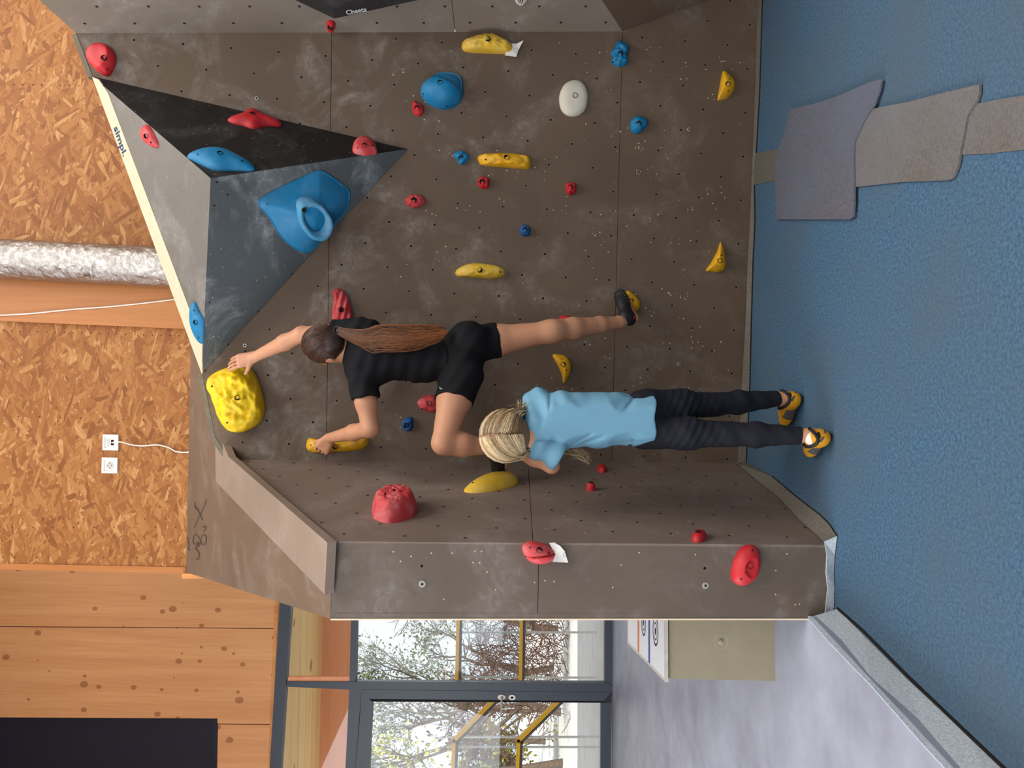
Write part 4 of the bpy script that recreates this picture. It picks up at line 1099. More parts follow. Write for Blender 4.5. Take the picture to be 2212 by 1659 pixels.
M['eye_white'] = simple('eye_white', srgb(235, 230, 225), 0.3, var=0.02); M['iris'] = simple('iris', srgb(60, 50, 40), 0.2)
M['hair_brown'] = mat_hair('brown_hair', srgb(34, 20, 15), srgb(92, 58, 42))
M['hair_tail'] = mat_hair('auburn_hair', srgb(44, 24, 15), srgb(104, 64, 38), srgb(132, 80, 42), 1.58, 2.02)
M['hair_blond'] = mat_hair('blond_hair', srgb(104, 76, 46), srgb(232, 206, 162))
M['black_jersey'] = mat_cloth('black_jersey', srgb(20, 21, 25)); M['black_short'] = mat_cloth('black_shorts', srgb(17, 18, 22)); M['black_legging'] = mat_cloth('black_leggings', srgb(26, 28, 36), 0.8)
M['blue_jersey'] = mat_cloth('pale_blue_jersey', srgb(112, 160, 186), 0.85, 0.05)
M['blue_rib'] = mat_cloth('pale_blue_rib', srgb(112, 166, 198), 0.9, 0.06)
M['shoe_black'] = simple('black_rubber', srgb(28, 26, 28), 0.55); M['shoe_grey'] = simple('grey_suede', srgb(86, 84, 82), 0.85)
M['shoe_yellow'] = simple('yellow_suede', srgb(212, 150, 22), 0.75, var=0.1); M['sock'] = simple('white_sock', srgb(226, 224, 216), 0.9); M['shoe_red'] = simple('red_print', srgb(150, 50, 50), 0.7)
M['white_print'] = simple('white_mark', srgb(225, 222, 220), 0.7)

def shoe(parent, heel, toe, up, L, upper, sole, label=None, extra=None, name='climbing_shoe'):
    """heel and toe are the ends of the sole; local x runs heel to toe"""
    X = (toe - heel).normalized(); Zv = Vector(up); Zv = (Zv - X * Zv.dot(X)).normalized(); Y = Zv.cross(X)
    xf = Matrix(((X.x, Y.x, Zv.x, heel.x), (X.y, Y.y, Zv.y, heel.y), (X.z, Y.z, Zv.z, heel.z), (0, 0, 0, 1))); s = L / 0.24
    v = lambda *a: Vector(a) * s
    pr = [ell_(v(0.042, 0, 0.042), (0.042 * s, 0.031 * s, 0.043 * s), None, 0.02), cap_(v(0.05, 0, 0.036), v(0.15, 0.002, 0.034), 0.033 * s, 0.034 * s, 0.02), cap_(v(0.075, 0, 0.062), v(0.125, 0, 0.046), 0.027 * s, 0.027 * s, 0.02),
          ell_(v(0.175, 0.004, 0.026), (0.062 * s, 0.043 * s, 0.027 * s), None, 0.02), cap_(v(0.05, 0, 0.05), v(0.055, 0, 0.072), 0.032 * s, 0.030 * s, 0.02)]
    flat = lambda F, x, y, z: np.maximum(F, -z + 0 * F)
    o = sdf_obj(name, pr, upper, parent, 0.0045, flat, xf, 2)
    so = sdf_obj('sole', inflate(pr, 0.0025), sole, o, 0.0045, lambda F, x, y, z: np.maximum(np.maximum(F, -z - 0.004 * s), z - (0.010 + 0.012 * np.clip((x / s - 0.17) / 0.05, 0, 1)) * s), xf, 1)
    if extra:
        for nm, mt, reg, inf in extra:
            sdf_obj(nm, inflate(pr, inf), mt, o, 0.004, lambda F, x, y, z, reg=reg: np.maximum(F, reg(x / s, y / s, z / s) * s), xf, 1)
    return o, xf, s

# ------------------------------------------------------------------ the climber
P1 = empty('person', at(1380, 700, 3.8)); tag(P1, 'climber in black T-shirt and shorts with long brown ponytail, hanging on the wall', 'person')
J = at
sh_r, el_r, wr_r = J(776, 717, 3.40), J(652, 722, 3.46), J(550, 771, 3.575)
sh_l, el_l, wr_l = J(782, 814, 3.38), J(800, 926, 3.34), J(714, 946, 3.60)
hip_r, kn_r, an_r = J(1012, 745, 3.46), J(1192, 716, 3.50), J(1338, 696, 3.70)
hip_l, kn_l, an_l = J(998, 800, 3.46), J(958, 957, 3.30), J(1072, 966, 3.40)
chest, waist, pelv = J(815, 766, 3.41), J(905, 775, 3.44), J(985, 776, 3.45)
hc = J(708, 747, 3.385)
hpr, hg, hR, heyes = head(hc, (-0.45, 0.85, 0.18), (0.02, -0.1, 1.0), 1.0)
spine = (chest - pelv).normalized(); tF, tU, tS = basis((0, 1, 0.05), spine); tR = rows(tS, tF, tU)
torso = [ell_(chest, (0.118, 0.080, 0.150), tR, 0.05), ell_(waist, (0.096, 0.070, 0.110), tR, 0.05), ell_(pelv, (0.122, 0.090, 0.095), tR, 0.04),
         ell_(J(1012, 735, 3.395), (0.080, 0.075, 0.085), tR, 0.03), ell_(J(1000, 806, 3.395), (0.082, 0.075, 0.085), tR, 0.03),
         cap_(sh_r, sh_l, 0.046, 0.046, 0.05), cap_(J(792, 725, 3.40), J(792, 805, 3.40), 0.055, 0.055, 0.05)]
arms = [cap_(sh_r, el_r, 0.046, 0.036, 0.03), cap_(el_r, el_r.lerp(wr_r, 0.35), 0.035, 0.037, 0.02), cap_(el_r.lerp(wr_r, 0.35), wr_r, 0.037, 0.0245, 0.02),
        cap_(sh_l, sh_l.lerp(el_l, 0.5), 0.048, 0.048, 0.03), cap_(sh_l.lerp(el_l, 0.5), el_l, 0.048, 0.038, 0.02), cap_(el_l, el_l.lerp(wr_l, 0.4), 0.038, 0.038, 0.02), cap_(el_l.lerp(wr_l, 0.4), wr_l, 0.037, 0.025, 0.02)]
legs = [cap_(hip_r, hip_r.lerp(kn_r, 0.35), 0.080, 0.070, 0.04), cap_(hip_r.lerp(kn_r, 0.35), kn_r, 0.070, 0.048, 0.03), cap_(kn_r, kn_r.lerp(an_r, 0.30), 0.047, 0.050, 0.05), cap_(kn_r.lerp(an_r, 0.30), kn_r.lerp(an_r, 0.7), 0.050, 0.040, 0.03), cap_(kn_r.lerp(an_r, 0.7), an_r, 0.040, 0.029, 0.02),
        cap_(hip_l, hip_l.lerp(kn_l, 0.4), 0.086, 0.078, 0.04), cap_(hip_l.lerp(kn_l, 0.4), kn_l, 0.078, 0.052, 0.03), cap_(kn_l, kn_l.lerp(an_l, 0.35), 0.050, 0.054, 0.02), cap_(kn_l.lerp(an_l, 0.35), an_l, 0.053, 0.030, 0.02)]
neck = [cap_(hc + Vector((0.005, 0.0, -0.06)), J(778, 764, 3.40), 0.040, 0.046, 0.03)]
hr_heel, hr_toe = J(1374, 703, 3.74), J(1341, 628, 3.80)
hl_heel, hl_toe = J(1100, 972, 3.43), J(1084, 1023, 3.52)
feet = [cap_(an_r, hr_heel.lerp(hr_toe, 0.2), 0.028, 0.026, 0.02), cap_(hr_heel.lerp(hr_toe, 0.2), hr_heel.lerp(hr_toe, 0.8), 0.024, 0.020, 0.02), cap_(an_l, hl_heel.lerp(hl_toe, 0.2), 0.028, 0.026, 0.02), cap_(hl_heel.lerp(hl_toe, 0.2), hl_heel.lerp(hl_toe, 0.8), 0.022, 0.018, 0.02)]
hnd_r = hand(wr_r, J(484, 790, 3.575) - wr_r, Vector((-0.35, 1, -0.25)), Vector((-1, 0, -0.6)), (0.10, 0.30, 0.35), thumb=(0.55, 0.6, 0.35))
hnd_l = hand(wr_l, Vector((-0.62, 0.28, 0.48)), Vector((0.30, 0.95, -0.1)), Vector((0.5, 0.1, 0.9)), (0.55, 0.75, 0.6), thumb=(0.85, 0.45, 0.1))
body = sdf_obj('body', hpr + neck + torso + arms + legs + feet + hnd_r + hnd_l, M['skin'], P1, 0.0035)
add_eyes(heyes, (-0.45, 0.85, 0.18), P1)
def fold(ampl, dirs):
    def post(F, x, y, z):
        d = 0
        for (dx, dy, dz, fr, ph, a) in dirs: d = d + a * np.sin((dx * x + dy * y + dz * z) * fr + ph)
        return F + ampl * d
    return post
sl_l = sh_l.lerp(el_l, 0.42); sl_r = sh_r.lerp(el_r, 0.42)
shirt = inflate(torso[:2] + torso[5:], 0.013) + [cut_(chest, pelv.lerp(waist, 0.25), 0.10, 0.104, 0.03), cut_(sh_l, sl_l, 0.064, 0.066, 0.02), cut_(sh_r, sl_r, 0.060, 0.062, 0.02)]
sdf_obj('t_shirt', shirt, M['black_jersey'], P1, 0.005, fold(0.0022, [(0.3, 0, 1, 95, 0, 1), (1, 0.4, 0.5, 70, 1, 0.7)]))
th_r = hip_r.lerp(kn_r, 0.36); th_l = hip_l.lerp(kn_l, 0.44)
sho = inflate(torso[1:5], 0.010) + [cut_(hip_r, th_r, 0.094, 0.082, 0.03), cut_(hip_l, th_l, 0.100, 0.090, 0.03)]
sh_o = sdf_obj('shorts', sho, M['black_short'], P1, 0.005, fold(0.0016, [(0.7, 0, 1, 80, 0, 1), (1, 0.4, -0.5, 60, 1, 0.7)]))
# small hook-shaped white print on the shorts' leg
c0 = at(953, 838, 3.32); 
v, f = tube([at(950, 835, 3.335), at(950.5, 838, 3.335), at(953, 840.5, 3.335), at(957, 839.5, 3.335)], [0.0008, 0.0022, 0.0022, 0.0006], 6); mobj('print_mark', v, f, M['white_print'], sh_o)
# hair: combed-back cap, then the long ponytail
tie = hg(0.02, -0.112, -0.045)
hc_c = hg(0, -0.010, 0.020)
hF, hU, hS = basis((-0.45, 0.85, 0.18), (0.02, -0.1, 1.0))
def hair_post(F, x, y, z):
    f = (x - hc.x) * hF.x + (y - hc.y) * hF.y + (z - hc.z) * hF.z; u = (x - hc.x) * hU.x + (y - hc.y) * hU.y + (z - hc.z) * hU.z
    s = np.abs((x - hc.x) * hS.x + (y - hc.y) * hS.y + (z - hc.z) * hS.z)
    F = np.maximum(F, f * 0.9 - u * 0.55 - 0.030 + 0 * s)                    # hairline over forehead and temples
    return np.maximum(F, -u - 0.075)
hair_o = sdf_obj('hair', [ell_(hc_c, (0.083, 0.098, 0.094), hR, 0.02), ell_(hg(0, -0.055, -0.030), (0.062, 0.055, 0.055), hR, 0.03)], M['hair_brown'], P1, 0.005, hair_post)
rnd = random.Random(5); lines = []
for _ in range(420):
    th = rnd.uniform(-1.9, 1.9); ph = rnd.uniform(0.0, 1.0)
    d0 = (hS * math.sin(th) * 1.0 + hU * math.cos(th)).normalized(); st = (d0 * 1.0 + hF * rnd.uniform(-0.6, 0.55)).normalized()
    e = (tie - hc_c).normalized(); pts = []
    if st.dot(hU) < -0.35: continue
    for i in range(9):
        t_ = i / 8; dd = (st * (1 - t_) + e * t_)
        if dd.length < 0.05: continue
        dd.normalize(); l_ = Vector((dd.dot(hS) / 0.085, dd.dot(hF) / 0.100, dd.dot(hU) / 0.096)); r_ = 1 / l_.length
        pts.append(hc_c + dd * (r_ + 0.0015 * rnd.random()))
    if len(pts) > 4: lines.append(pts)
strands('hair_strands', lines, 0.0016, M['hair_brown'], hair_o)
tail = spline([tie, at(788, 733, 3.275), at(830, 732, 3.270), at(890, 730, 3.285), at(940, 724, 3.31), at(968, 718, 3.325)], 22)
wid = [0.012, 0.016, 0.022, 0.029, 0.036, 0.043, 0.049, 0.055, 0.056, 0.056, 0.056, 0.055, 0.054, 0.052, 0.050, 0.047, 0.043, 0.038, 0.032, 0.025, 0.016, 0.006]
sdf_obj('ponytail', [ell_(tail[i] + Vector((0, 0.006, 0)), (max(wid[i] * 0.8 - 0.002, 0.006), 0.010, 0.022), None, 0.02) for i in range(0, 19)], M['hair_tail'], hair_o, 0.005)
lines = []
for _ in range(330):
    a, b = rnd.gauss(0, 0.5), rnd.uniform(-1, 0.4); a = max(-1.05, min(1.05, a)); w1_, w2_ = rnd.uniform(0, 6), rnd.uniform(2, 4); e_ = rnd.choice((21, 20, 18, 16, 21))
    lines.append([tail[i] + Vector((a * wid[i] + 0.004 * math.sin(i * 0.35 * w2_ + w1_), (-0.018 if b < 0 else -0.008) * (1 - a * a * 0.6) * min(1, i / 4) + 0.004 * b, 0.006 * a * a)) for i in range(0, e_ + 1)])
strands('ponytail_strands', lines, 0.0021, M['hair_tail'], hair_o)
v, f = tube([tie + Vector((0.018 * math.cos(a), -0.004, 0.018 * math.sin(a))) for a in [i * 0.4189 for i in range(16)]], 0.005, 6); mobj('hair_tie', v, f, M['shoe_black'], hair_o)
# shoes
so1, xf, s = shoe(P1, hr_heel, hr_toe, (-0.2, -0.75, 0.6), 0.215, M['shoe_black'], M['shoe_black'], extra=[('heel_band', M['shoe_red'], lambda x, y, z: np.maximum(np.abs(x - 0.03) - 0.010, np.abs(z - 0.04) - 0.012) + 0 * y, 0.0012), ('rubber_ridge', M['shoe_grey'], lambda x, y, z: np.maximum(np.abs(((x * 55) % 1) - 0.5) * 0.02 - 0.004, np.maximum(0.11 - x, z - 0.045)) + 0 * y, 0.0015)])
so2, xf, s = shoe(P1, hl_heel, hl_toe, (0.4, -0.5, 0.75), 0.200, M['shoe_black'], M['shoe_black'])
# thin anklet cord
an_c = kn_r.lerp(an_r, 0.97); ad = (an_r - kn_r).normalized(); au = ad.orthogonal().normalized(); av = ad.cross(au)
v, f = tube([an_c + (au * math.cos(a) + av * math.sin(a)) * 0.0315 for a in [i * 0.3307 for i in range(20)]], 0.0018, 5); mobj('anklet', v, f, M['shoe_red'], P1)

# ------------------------------------------------------------------ the girl standing on the mat
P2_ = empty('person', at(1800, 900, 2.95)); tag(P2_, 'fair-haired child in pale blue T-shirt, black leggings and yellow shoes standing on the mat', 'person')
gl_heel = PM.hit(1806, 940) + Vector((0, 0, 0.008)); gl_toe = gl_heel + Vector((-0.075, 0.205, 0.0))
gr_heel = PM.hit(1740, 852) + Vector((0, 0, 0.008)); gr_toe = gr_heel + Vector((-0.125, 0.175, 0.0))
an2l, an2r = J(1752, 941, 2.905), J(1694, 860, 3.185)
kn2l, kn2r = J(1570, 938, 2.96), J(1540, 874, 3.12)
hp2l, hp2r = J(1400, 934, 3.01), J(1398, 876, 3.04)
pel2, wst2, chs2 = J(1385, 906, 3.03), J(1310, 906, 3.03), J(1215, 908, 3.01)
sh2l, sh2r = J(1166, 962, 2.98), J(1160, 868, 3.04)
el2l = J(1192, 1006, 2.99); wr2l = J(1098, 968, 3.07)
el2r = J(1225, 880, 3.24); wr2r = J(1135, 905, 3.22)
nk2 = J(1146, 929, 2.995); hd2 = J(1103, 941, 2.965)
gF, gU, gS = basis((-0.12, 0.95, -0.25), (-0.10, 0.2, 0.95))
h2pr, g2, R2, eyes2 = head(hd2, gF, gU, 0.98)
sp2 = (chs2 - pel2).normalized(); tF2, tU2, tS2 = basis((0.05, 1, 0), sp2); tR2 = rows(tS2, tF2, tU2)
tor2 = [ell_(chs2, (0.105, 0.072, 0.125), tR2, 0.05), ell_(wst2, (0.090, 0.066, 0.10), tR2, 0.05), ell_(pel2, (0.105, 0.080, 0.085), tR2, 0.04), cap_(sh2l, sh2r, 0.042, 0.042, 0.05)]
arm2 = [cap_(sh2l, el2l, 0.038, 0.030, 0.03), cap_(el2l, el2l.lerp(wr2l, 0.4), 0.029, 0.030, 0.02), cap_(el2l.lerp(wr2l, 0.4), wr2l, 0.030, 0.022, 0.02), cap_(sh2r, el2r, 0.038, 0.032, 0.03), cap_(el2r, wr2r, 0.032, 0.022, 0.02)]
leg2 = []
for hp_, kn_, an_ in ((hp2l, kn2l, an2l), (hp2r, kn2r, an2r)):
    leg2 += [cap_(hp_, hp_.lerp(kn_, 0.5), 0.064, 0.059, 0.03), cap_(hp_.lerp(kn_, 0.5), kn_, 0.059, 0.043, 0.03), cap_(kn_, kn_.lerp(an_, 0.35), 0.043, 0.044, 0.02), cap_(kn_.lerp(an_, 0.35), an_, 0.044, 0.026, 0.02)]
ft2 = []
for an_, he_, to_ in ((an2l, gl_heel, gl_toe), (an2r, gr_heel, gr_toe)):
    up = Vector((0, 0, 0.035)); ft2 += [cap_(an_, he_.lerp(to_, 0.2) + up, 0.026, 0.026, 0.02), cap_(he_.lerp(to_, 0.2) + up, he_.lerp(to_, 0.75) + up * 0.7, 0.025, 0.020, 0.02)]
hl2 = hand(wr2l, Vector((0.35, 0.15, 0.9)), Vector((0.8, -0.5, 0)), Vector((0.2, -1, 0.1)), (0.3, 0.5, 0.4), sc=0.9)
hr2 = hand(wr2r, Vector((-0.35, -0.1, 0.9)), Vector((-0.4, -0.9, 0)), Vector((-1, 0.3, 0)), (0.3, 0.5, 0.4), sc=0.9)
sdf_obj('body', h2pr + [cap_(hd2 + Vector((0, 0, -0.05)), nk2 + Vector((0, 0, -0.03)), 0.036, 0.042, 0.03)] + tor2 + arm2 + leg2 + ft2 + hl2 + hr2, M['skin2'], P2_, 0.0045)
add_eyes(eyes2, gF, P2_)
hem2 = J(1408, 908, 3.02)
sl2l = sh2l.lerp(J(1216, 992, 2.97), 0.93); sl2r = sh2r.lerp(el2r, 0.75)
shirt2 = inflate(tor2[:2] + tor2[3:], 0.012) + [ell_(nk2 + Vector((-0.006, 0.006, -0.010)), (0.080, 0.066, 0.046), None, 0.05)] + [cut_(chs2, J(1300, 906, 3.02), 0.098, 0.100, 0.04), cut_(J(1300, 906, 3.02), hem2, 0.100, 0.108, 0.04), cut_(sh2l, sl2l, 0.052, 0.060, 0.02), cut_(sh2r, sl2r, 0.050, 0.056, 0.02)]
creases = [(1186, 905, 1190, 850, 0.007, 0.008), (1184, 905, 1225, 885, 0.006, 0.010), (1184, 908, 1222, 915, 0.005, 0.007), (1192, 898, 1235, 902, 0.011, -0.007), (1238, 962, 1330, 905, 0.006, 0.009), (1330, 905, 1385, 850, 0.006, 0.008), (1250, 964, 1345, 925, 0.005, 0.007), (1262, 950, 1350, 888, 0.009, -0.007), (1325, 920, 1372, 870, 0.006, 0.006), (1345, 915, 1385, 885, 0.009, -0.005), (1180, 950, 1230, 960, 0.006, 0.005), (1300, 960, 1395, 955, 0.006, 0.004), (1340, 845, 1375, 858, 0.006, 0.006)]
def girl_folds(F, x, y, z):
    zz = z - hem2.z; xx = x - hem2.x
    e = np.clip(1 - np.abs(zz - 0.16) / 0.22, 0, 1)
    d = 0.0055 * e * np.sin((xx * 0.75 + zz * 0.62) * 62 + 1.0 + 4 * (y - 3)) + 0.0022 * np.sin(xx * 55 + zz * 22 + 0.6) * np.clip(1 - zz / 0.25, 0, 1)
    u = np.clip((zz - 0.26) / 0.1, 0, 1); d = d + 0.004 * u * np.sin(zz * 75 - np.abs(xx) * 40)
    for (x0, y0, x1, y1, wd, am) in creases:
        p, q = at(x0, y0, 2.93), at(x1, y1, 2.93); ex, ez = q.x - p.x, q.z - p.z; L2 = ex * ex + ez * ez
        t = ((x - p.x) * ex + (z - p.z) * ez) / L2; tc = np.clip(t, 0, 1)
        r2 = (x - p.x - tc * ex) ** 2 + (z - p.z - tc * ez) ** 2
        d = d + np.where(y < 3.03, am * np.exp(-r2 / (wd * wd)) * np.sin(np.pi * np.clip(0.1 + 0.8 * tc, 0, 1)), 0)
    F = F * 1.0 + d
    fl = np.abs(y - 3.02)
    return np.maximum(F, (np.abs(y - 3.02) - 0.092) * 0.8 - 3 * np.maximum(np.abs(xx) - 0.085, 0))
sdf_obj('t_shirt', shirt2, M['blue_jersey'], P2_, 0.005, girl_folds)
shirt_root = [o for o in P2_.children if o.name.startswith('t_shirt')][0] if False else None
# ribbed collar and hem seam
v, f = tube([nk2 + Vector((0.066 * math.cos(a) - 0.004, 0.060 * math.sin(a) + 0.006, 0.026 - 0.016 * math.sin(a) + 0.012 * math.cos(a))) for a in [i * 2 * math.pi / 24 for i in range(25)]], 0.012, 8, False); mobj('collar', v, f, M['blue_rib'], P2_, True)
leg_pr = []
for hp_, kn_, an_, tt in ((hp2l, kn2l, an2l, 0.89), (hp2r, kn2r, an2r, 0.91)):
    hm = kn_.lerp(an_, tt)
    leg_pr += [cap_(hp_, hp_.lerp(kn_, 0.5), 0.068, 0.063, 0.03), cap_(hp_.lerp(kn_, 0.5), kn_, 0.063, 0.048, 0.03), cap_(kn_, kn_.lerp(an_, 0.35), 0.048, 0.049, 0.02), cut_(kn_.lerp(an_, 0.35), hm, 0.049, 0.0335, 0.02)]
def leg_folds(F, x, y, z):
    e = np.clip(1 - np.abs(z - 0.52) / 0.16, 0, 1)
    return F + 0.0022 * e * np.sin(z * 190 + x * 90) + 0.0012 * np.sin(z * 80 - x * 60)
sdf_obj('leggings', inflate([tor2[2]], 0.008) + leg_pr, M['black_legging'], P2_, 0.0048, leg_folds)
grey = ('side_panel', M['shoe_grey'], lambda x, y, z: np.maximum(np.maximum(0.075 - x, x - 0.15), np.maximum(0.012 - z, z - 0.06)) + 0 * y, 0.0014)
patch = ('heel_patch', M['shoe_black'], lambda x, y, z: np.maximum(np.maximum(x - 0.012, np.abs(z - 0.060) - 0.008), np.abs(y) - 0.014), 0.0016)
tab = ('heel_tab', M['shoe_grey'], lambda x, y, z: np.maximum(np.maximum(x - 0.05, np.abs(z - 0.040 - 0.5 * (y + 0.0)) - 0.007), np.abs(np.abs(y) - 0.016) - 0.011), 0.0016)
for he_, to_, an_, kn_, tt in ((gl_heel, gl_toe, an2l, kn2l, 0.9), (gr_heel, gr_toe, an2r, kn2r, 0.9)):
    o, xf, s = shoe(P2_, he_, to_, (0, 0, 1), 0.225, M['shoe_yellow'], M['shoe_black'], extra=[grey, patch, tab])
    hd_ = he_.lerp(to_, 0.22)
    sdf_obj('sock', [cap_(hd_ + Vector((0, 0, 0.045)), hd_ + Vector((0, 0, 0.066)), 0.032, 0.0305, 0.02)], M['sock'], P2_, 0.0045)
    X = (to_ - he_).normalized(); Y = Vector((0, 0, 1)).cross(X)
    pts = [xf @ (Vector((0.045 + 0.05 * math.sin(a), 0.037 * math.cos(a), 0.078 + 0.012 * math.sin(2 * a))) * s) for a in [i * 2 * math.pi / 20 for i in range(21)]]
    v, f = tube(pts, 0.007, 6, False); mobj('strap', v, f, M['shoe_black'], o)
# blond hair parted in the middle and drawn to both sides
hb = g2(0, -0.008, 0.020)
def hair2_post(F, x, y, z):
    f = (x - hd2.x) * gF.x + (y - hd2.y) * gF.y + (z - hd2.z) * gF.z; u = (x - hd2.x) * gU.x + (y - hd2.y) * gU.y + (z - hd2.z) * gU.z
    return np.maximum(np.maximum(F, f * 0.9 - u * 0.5 - 0.035), -u - 0.14)
h2o = sdf_obj('hair', [ell_(hb, (0.092, 0.100, 0.096), R2, 0.02), ell_(g2(0, -0.028, -0.040), (0.062, 0.036, 0.040), R2, 0.03)], M['hair_blond'], P2_, 0.005, hair2_post)
tieL, tieR = J(1137, 972, 2.955), J(1130, 888, 2.985)
rnd = random.Random(9); lines = []; tns = []
for _ in range(900):
    side = rnd.choice((-1, 1)); tie2 = tieL if side < 0 else tieR
    a = rnd.uniform(0.2, 3.6)                                                 # along the parting, from brow over the crown to the nape
    st = (gF * math.cos(a + 0.5) + gU * math.sin(a + 0.5) + gS * side * rnd.uniform(0.01, 0.10)).normalized(); e = (tie2 - hb).normalized(); pts = []
    for i in range(11):
        t_ = i / 10; dd = st * (1 - t_) + e * t_ + gS * side * 0.30 * math.sin(math.pi * t_)
        dd.normalize(); l_ = Vector((dd.dot(gS) / 0.102, dd.dot(gF) / 0.104, dd.dot(gU) / 0.102)); r_ = 1 / l_.length
        r_ = max(r_, (tie2 - hb).length * (t_ - 0.75) * 4) if t_ > 0.75 else r_
        pts.append(hb + dd * (r_ + 0.003 * rnd.random() + 0.004 * math.sin(math.pi * t_)))
    lines.append(pts); tns.append(max(0, min(1, 0.5 + 0.9 * noise.noise(Vector((a * 4.5, side * 3.0, 0.3))) + rnd.uniform(-0.22, 0.22) - 0.14 * side)))  # left half lighter: side light partly put into the strand tone
for _ in range(26):                                                             # loose wisps
    b = tieR if rnd.random() < 0.7 else tieL; d = Vector((rnd.uniform(-0.02, 0.05), rnd.uniform(-0.02, 0.01), rnd.uniform(-0.02, 0.05)))
    lines.append([b + d * (i / 5) ** 1.3 + Vector((0, 0, 0.01 * math.sin(i))) for i in range(6)])
strands('hair_strands', lines, 0.0020, M['hair_blond'], h2o, 4, tns + [0.7] * 26)
for tie2, sd in ((tieL, -1), (tieR, 1)):                                          # gathered bunches behind the ears
    bl2 = []
    for _ in range(60):
        o1 = Vector((rnd.gauss(0, 0.016), rnd.gauss(0, 0.010), rnd.gauss(0, 0.012)))
        q0 = hb + (gS * sd * 0.070 - gF * 0.045 - gU * 0.04) + o1; q1 = tie2 + o1 * 0.5 - Vector((0, 0.018, 0)); q2 = tie2 + Vector((sd * 0.012, 0.06, -0.045)) + o1
        bl2.append(spline([q0, q0.lerp(q1, 0.6) + Vector((sd * 0.008, -0.006, 0)), q1, q2], 10))
    strands('gathered_hair', bl2, 0.0022, M['hair_blond'], h2o)
v, f = tube([hb + (gF * math.cos(a) + gU * math.sin(a)).normalized() * 0.1015 for a in [0.9 + i * 0.12 for i in range(22)]], 0.0028, 6); mobj('parting', v, f, M['skin2'], h2o)
for nm, path, wv in (('pigtail', [tieL, J(1165, 985, 3.05), J(1195, 972, 3.10), J(1225, 968, 3.11), J(1250, 978, 3.10), J(1274, 993, 3.09)], 0.03), ('pigtail', [tieR, J(1160, 868, 3.10), J(1210, 880, 3.14), J(1270, 890, 3.14)], 0.025)):
    cl = spline(path, 24); lines = []
    for _ in range(70):
        a, b, w1_, e_ = rnd.gauss(0, 0.5), rnd.gauss(0, 0.5), rnd.uniform(0, 6.28), rnd.randint(17, 24)
        lines.append([cl[i] + Vector((a * wv * min(1, 0.3 + i / 12) + 0.006 * math.sin(i * 0.75 + w1_), b * 0.018, 0.008 * math.sin(i * 0.6 + w1_ * 2))) for i in range(e_)])
    strands(nm, lines, 0.0018, M['hair_blond'], h2o)
# small woven label on the shirt hem
lb = at(1362, 963, 2.925); v, f = prism([at(1357, 960, 2.93), at(1366, 960, 2.93), at(1366, 966, 2.935), at(1357, 966, 2.935)], (0, -1, 0), 0.002); mobj('woven_label', v, f, M['shoe_black'], P2_)
# ================================================================== things on and around the walls
# --- foil-wrapped duct in front of the OSB wall
a0, a1 = at(-700, 524, 4.235), at(520, 585, 4.235)
n_l, n_s, rad = 300, 56, 0.112
d = (a1 - a0); u = d.normalized(); e1 = u.orthogonal().normalized(); e2 = u.cross(e1)
V, F = [], []
for i in range(n_l + 1):
    for k in range(n_s):
        a = 2 * math.pi * k / n_s; q = Vector((i * 0.06, 3 * math.cos(a), 3 * math.sin(a)))
        r = rad + 0.0045 * noise.noise(q * 2.2) + 0.0030 * abs(noise.noise(q * 5.1)) + 0.0022 * abs(noise.noise(Vector((i * 0.25, 6 * math.cos(a), 6 * math.sin(a))) * 2.3))
        V.append(a0 + d * (i / n_l) + (e1 * math.cos(a) + e2 * math.sin(a)) * r)
for i in range(n_l):
    for k in range(n_s):
        k2 = (k + 1) % n_s; F.append([i * n_s + k, i * n_s + k2, (i + 1) * n_s + k2, (i + 1) * n_s + k])
F.append(list(range(n_s))[::-1]); F.append([n_l * n_s + k for k in range(n_s)])
t = NT('crumpled_foil'); v_ = t.coord()
t.set(srgb(176, 172, 168), 0.26, 0.95); t.bump(t.noise(v_, 26, 6, 0.7, 1.0), 0.5, 0.02); M['foil'] = t.m
duct = tag(mobj('air_duct', V, F, M['foil'], None, True), 'silver foil-wrapped air duct running up beside the wooden post', 'duct')
v, f = prism([a0 + d * q + e * 0.117 + w_ for q, e, w_ in ()] or [at(180, 606, 4.17), at(196, 604, 4.16), at(192, 596, 4.13), at(176, 598, 4.13)], (0, -1, 0), 0.002); mobj('loose_foil_tape', v, f, M['foil'], duct)

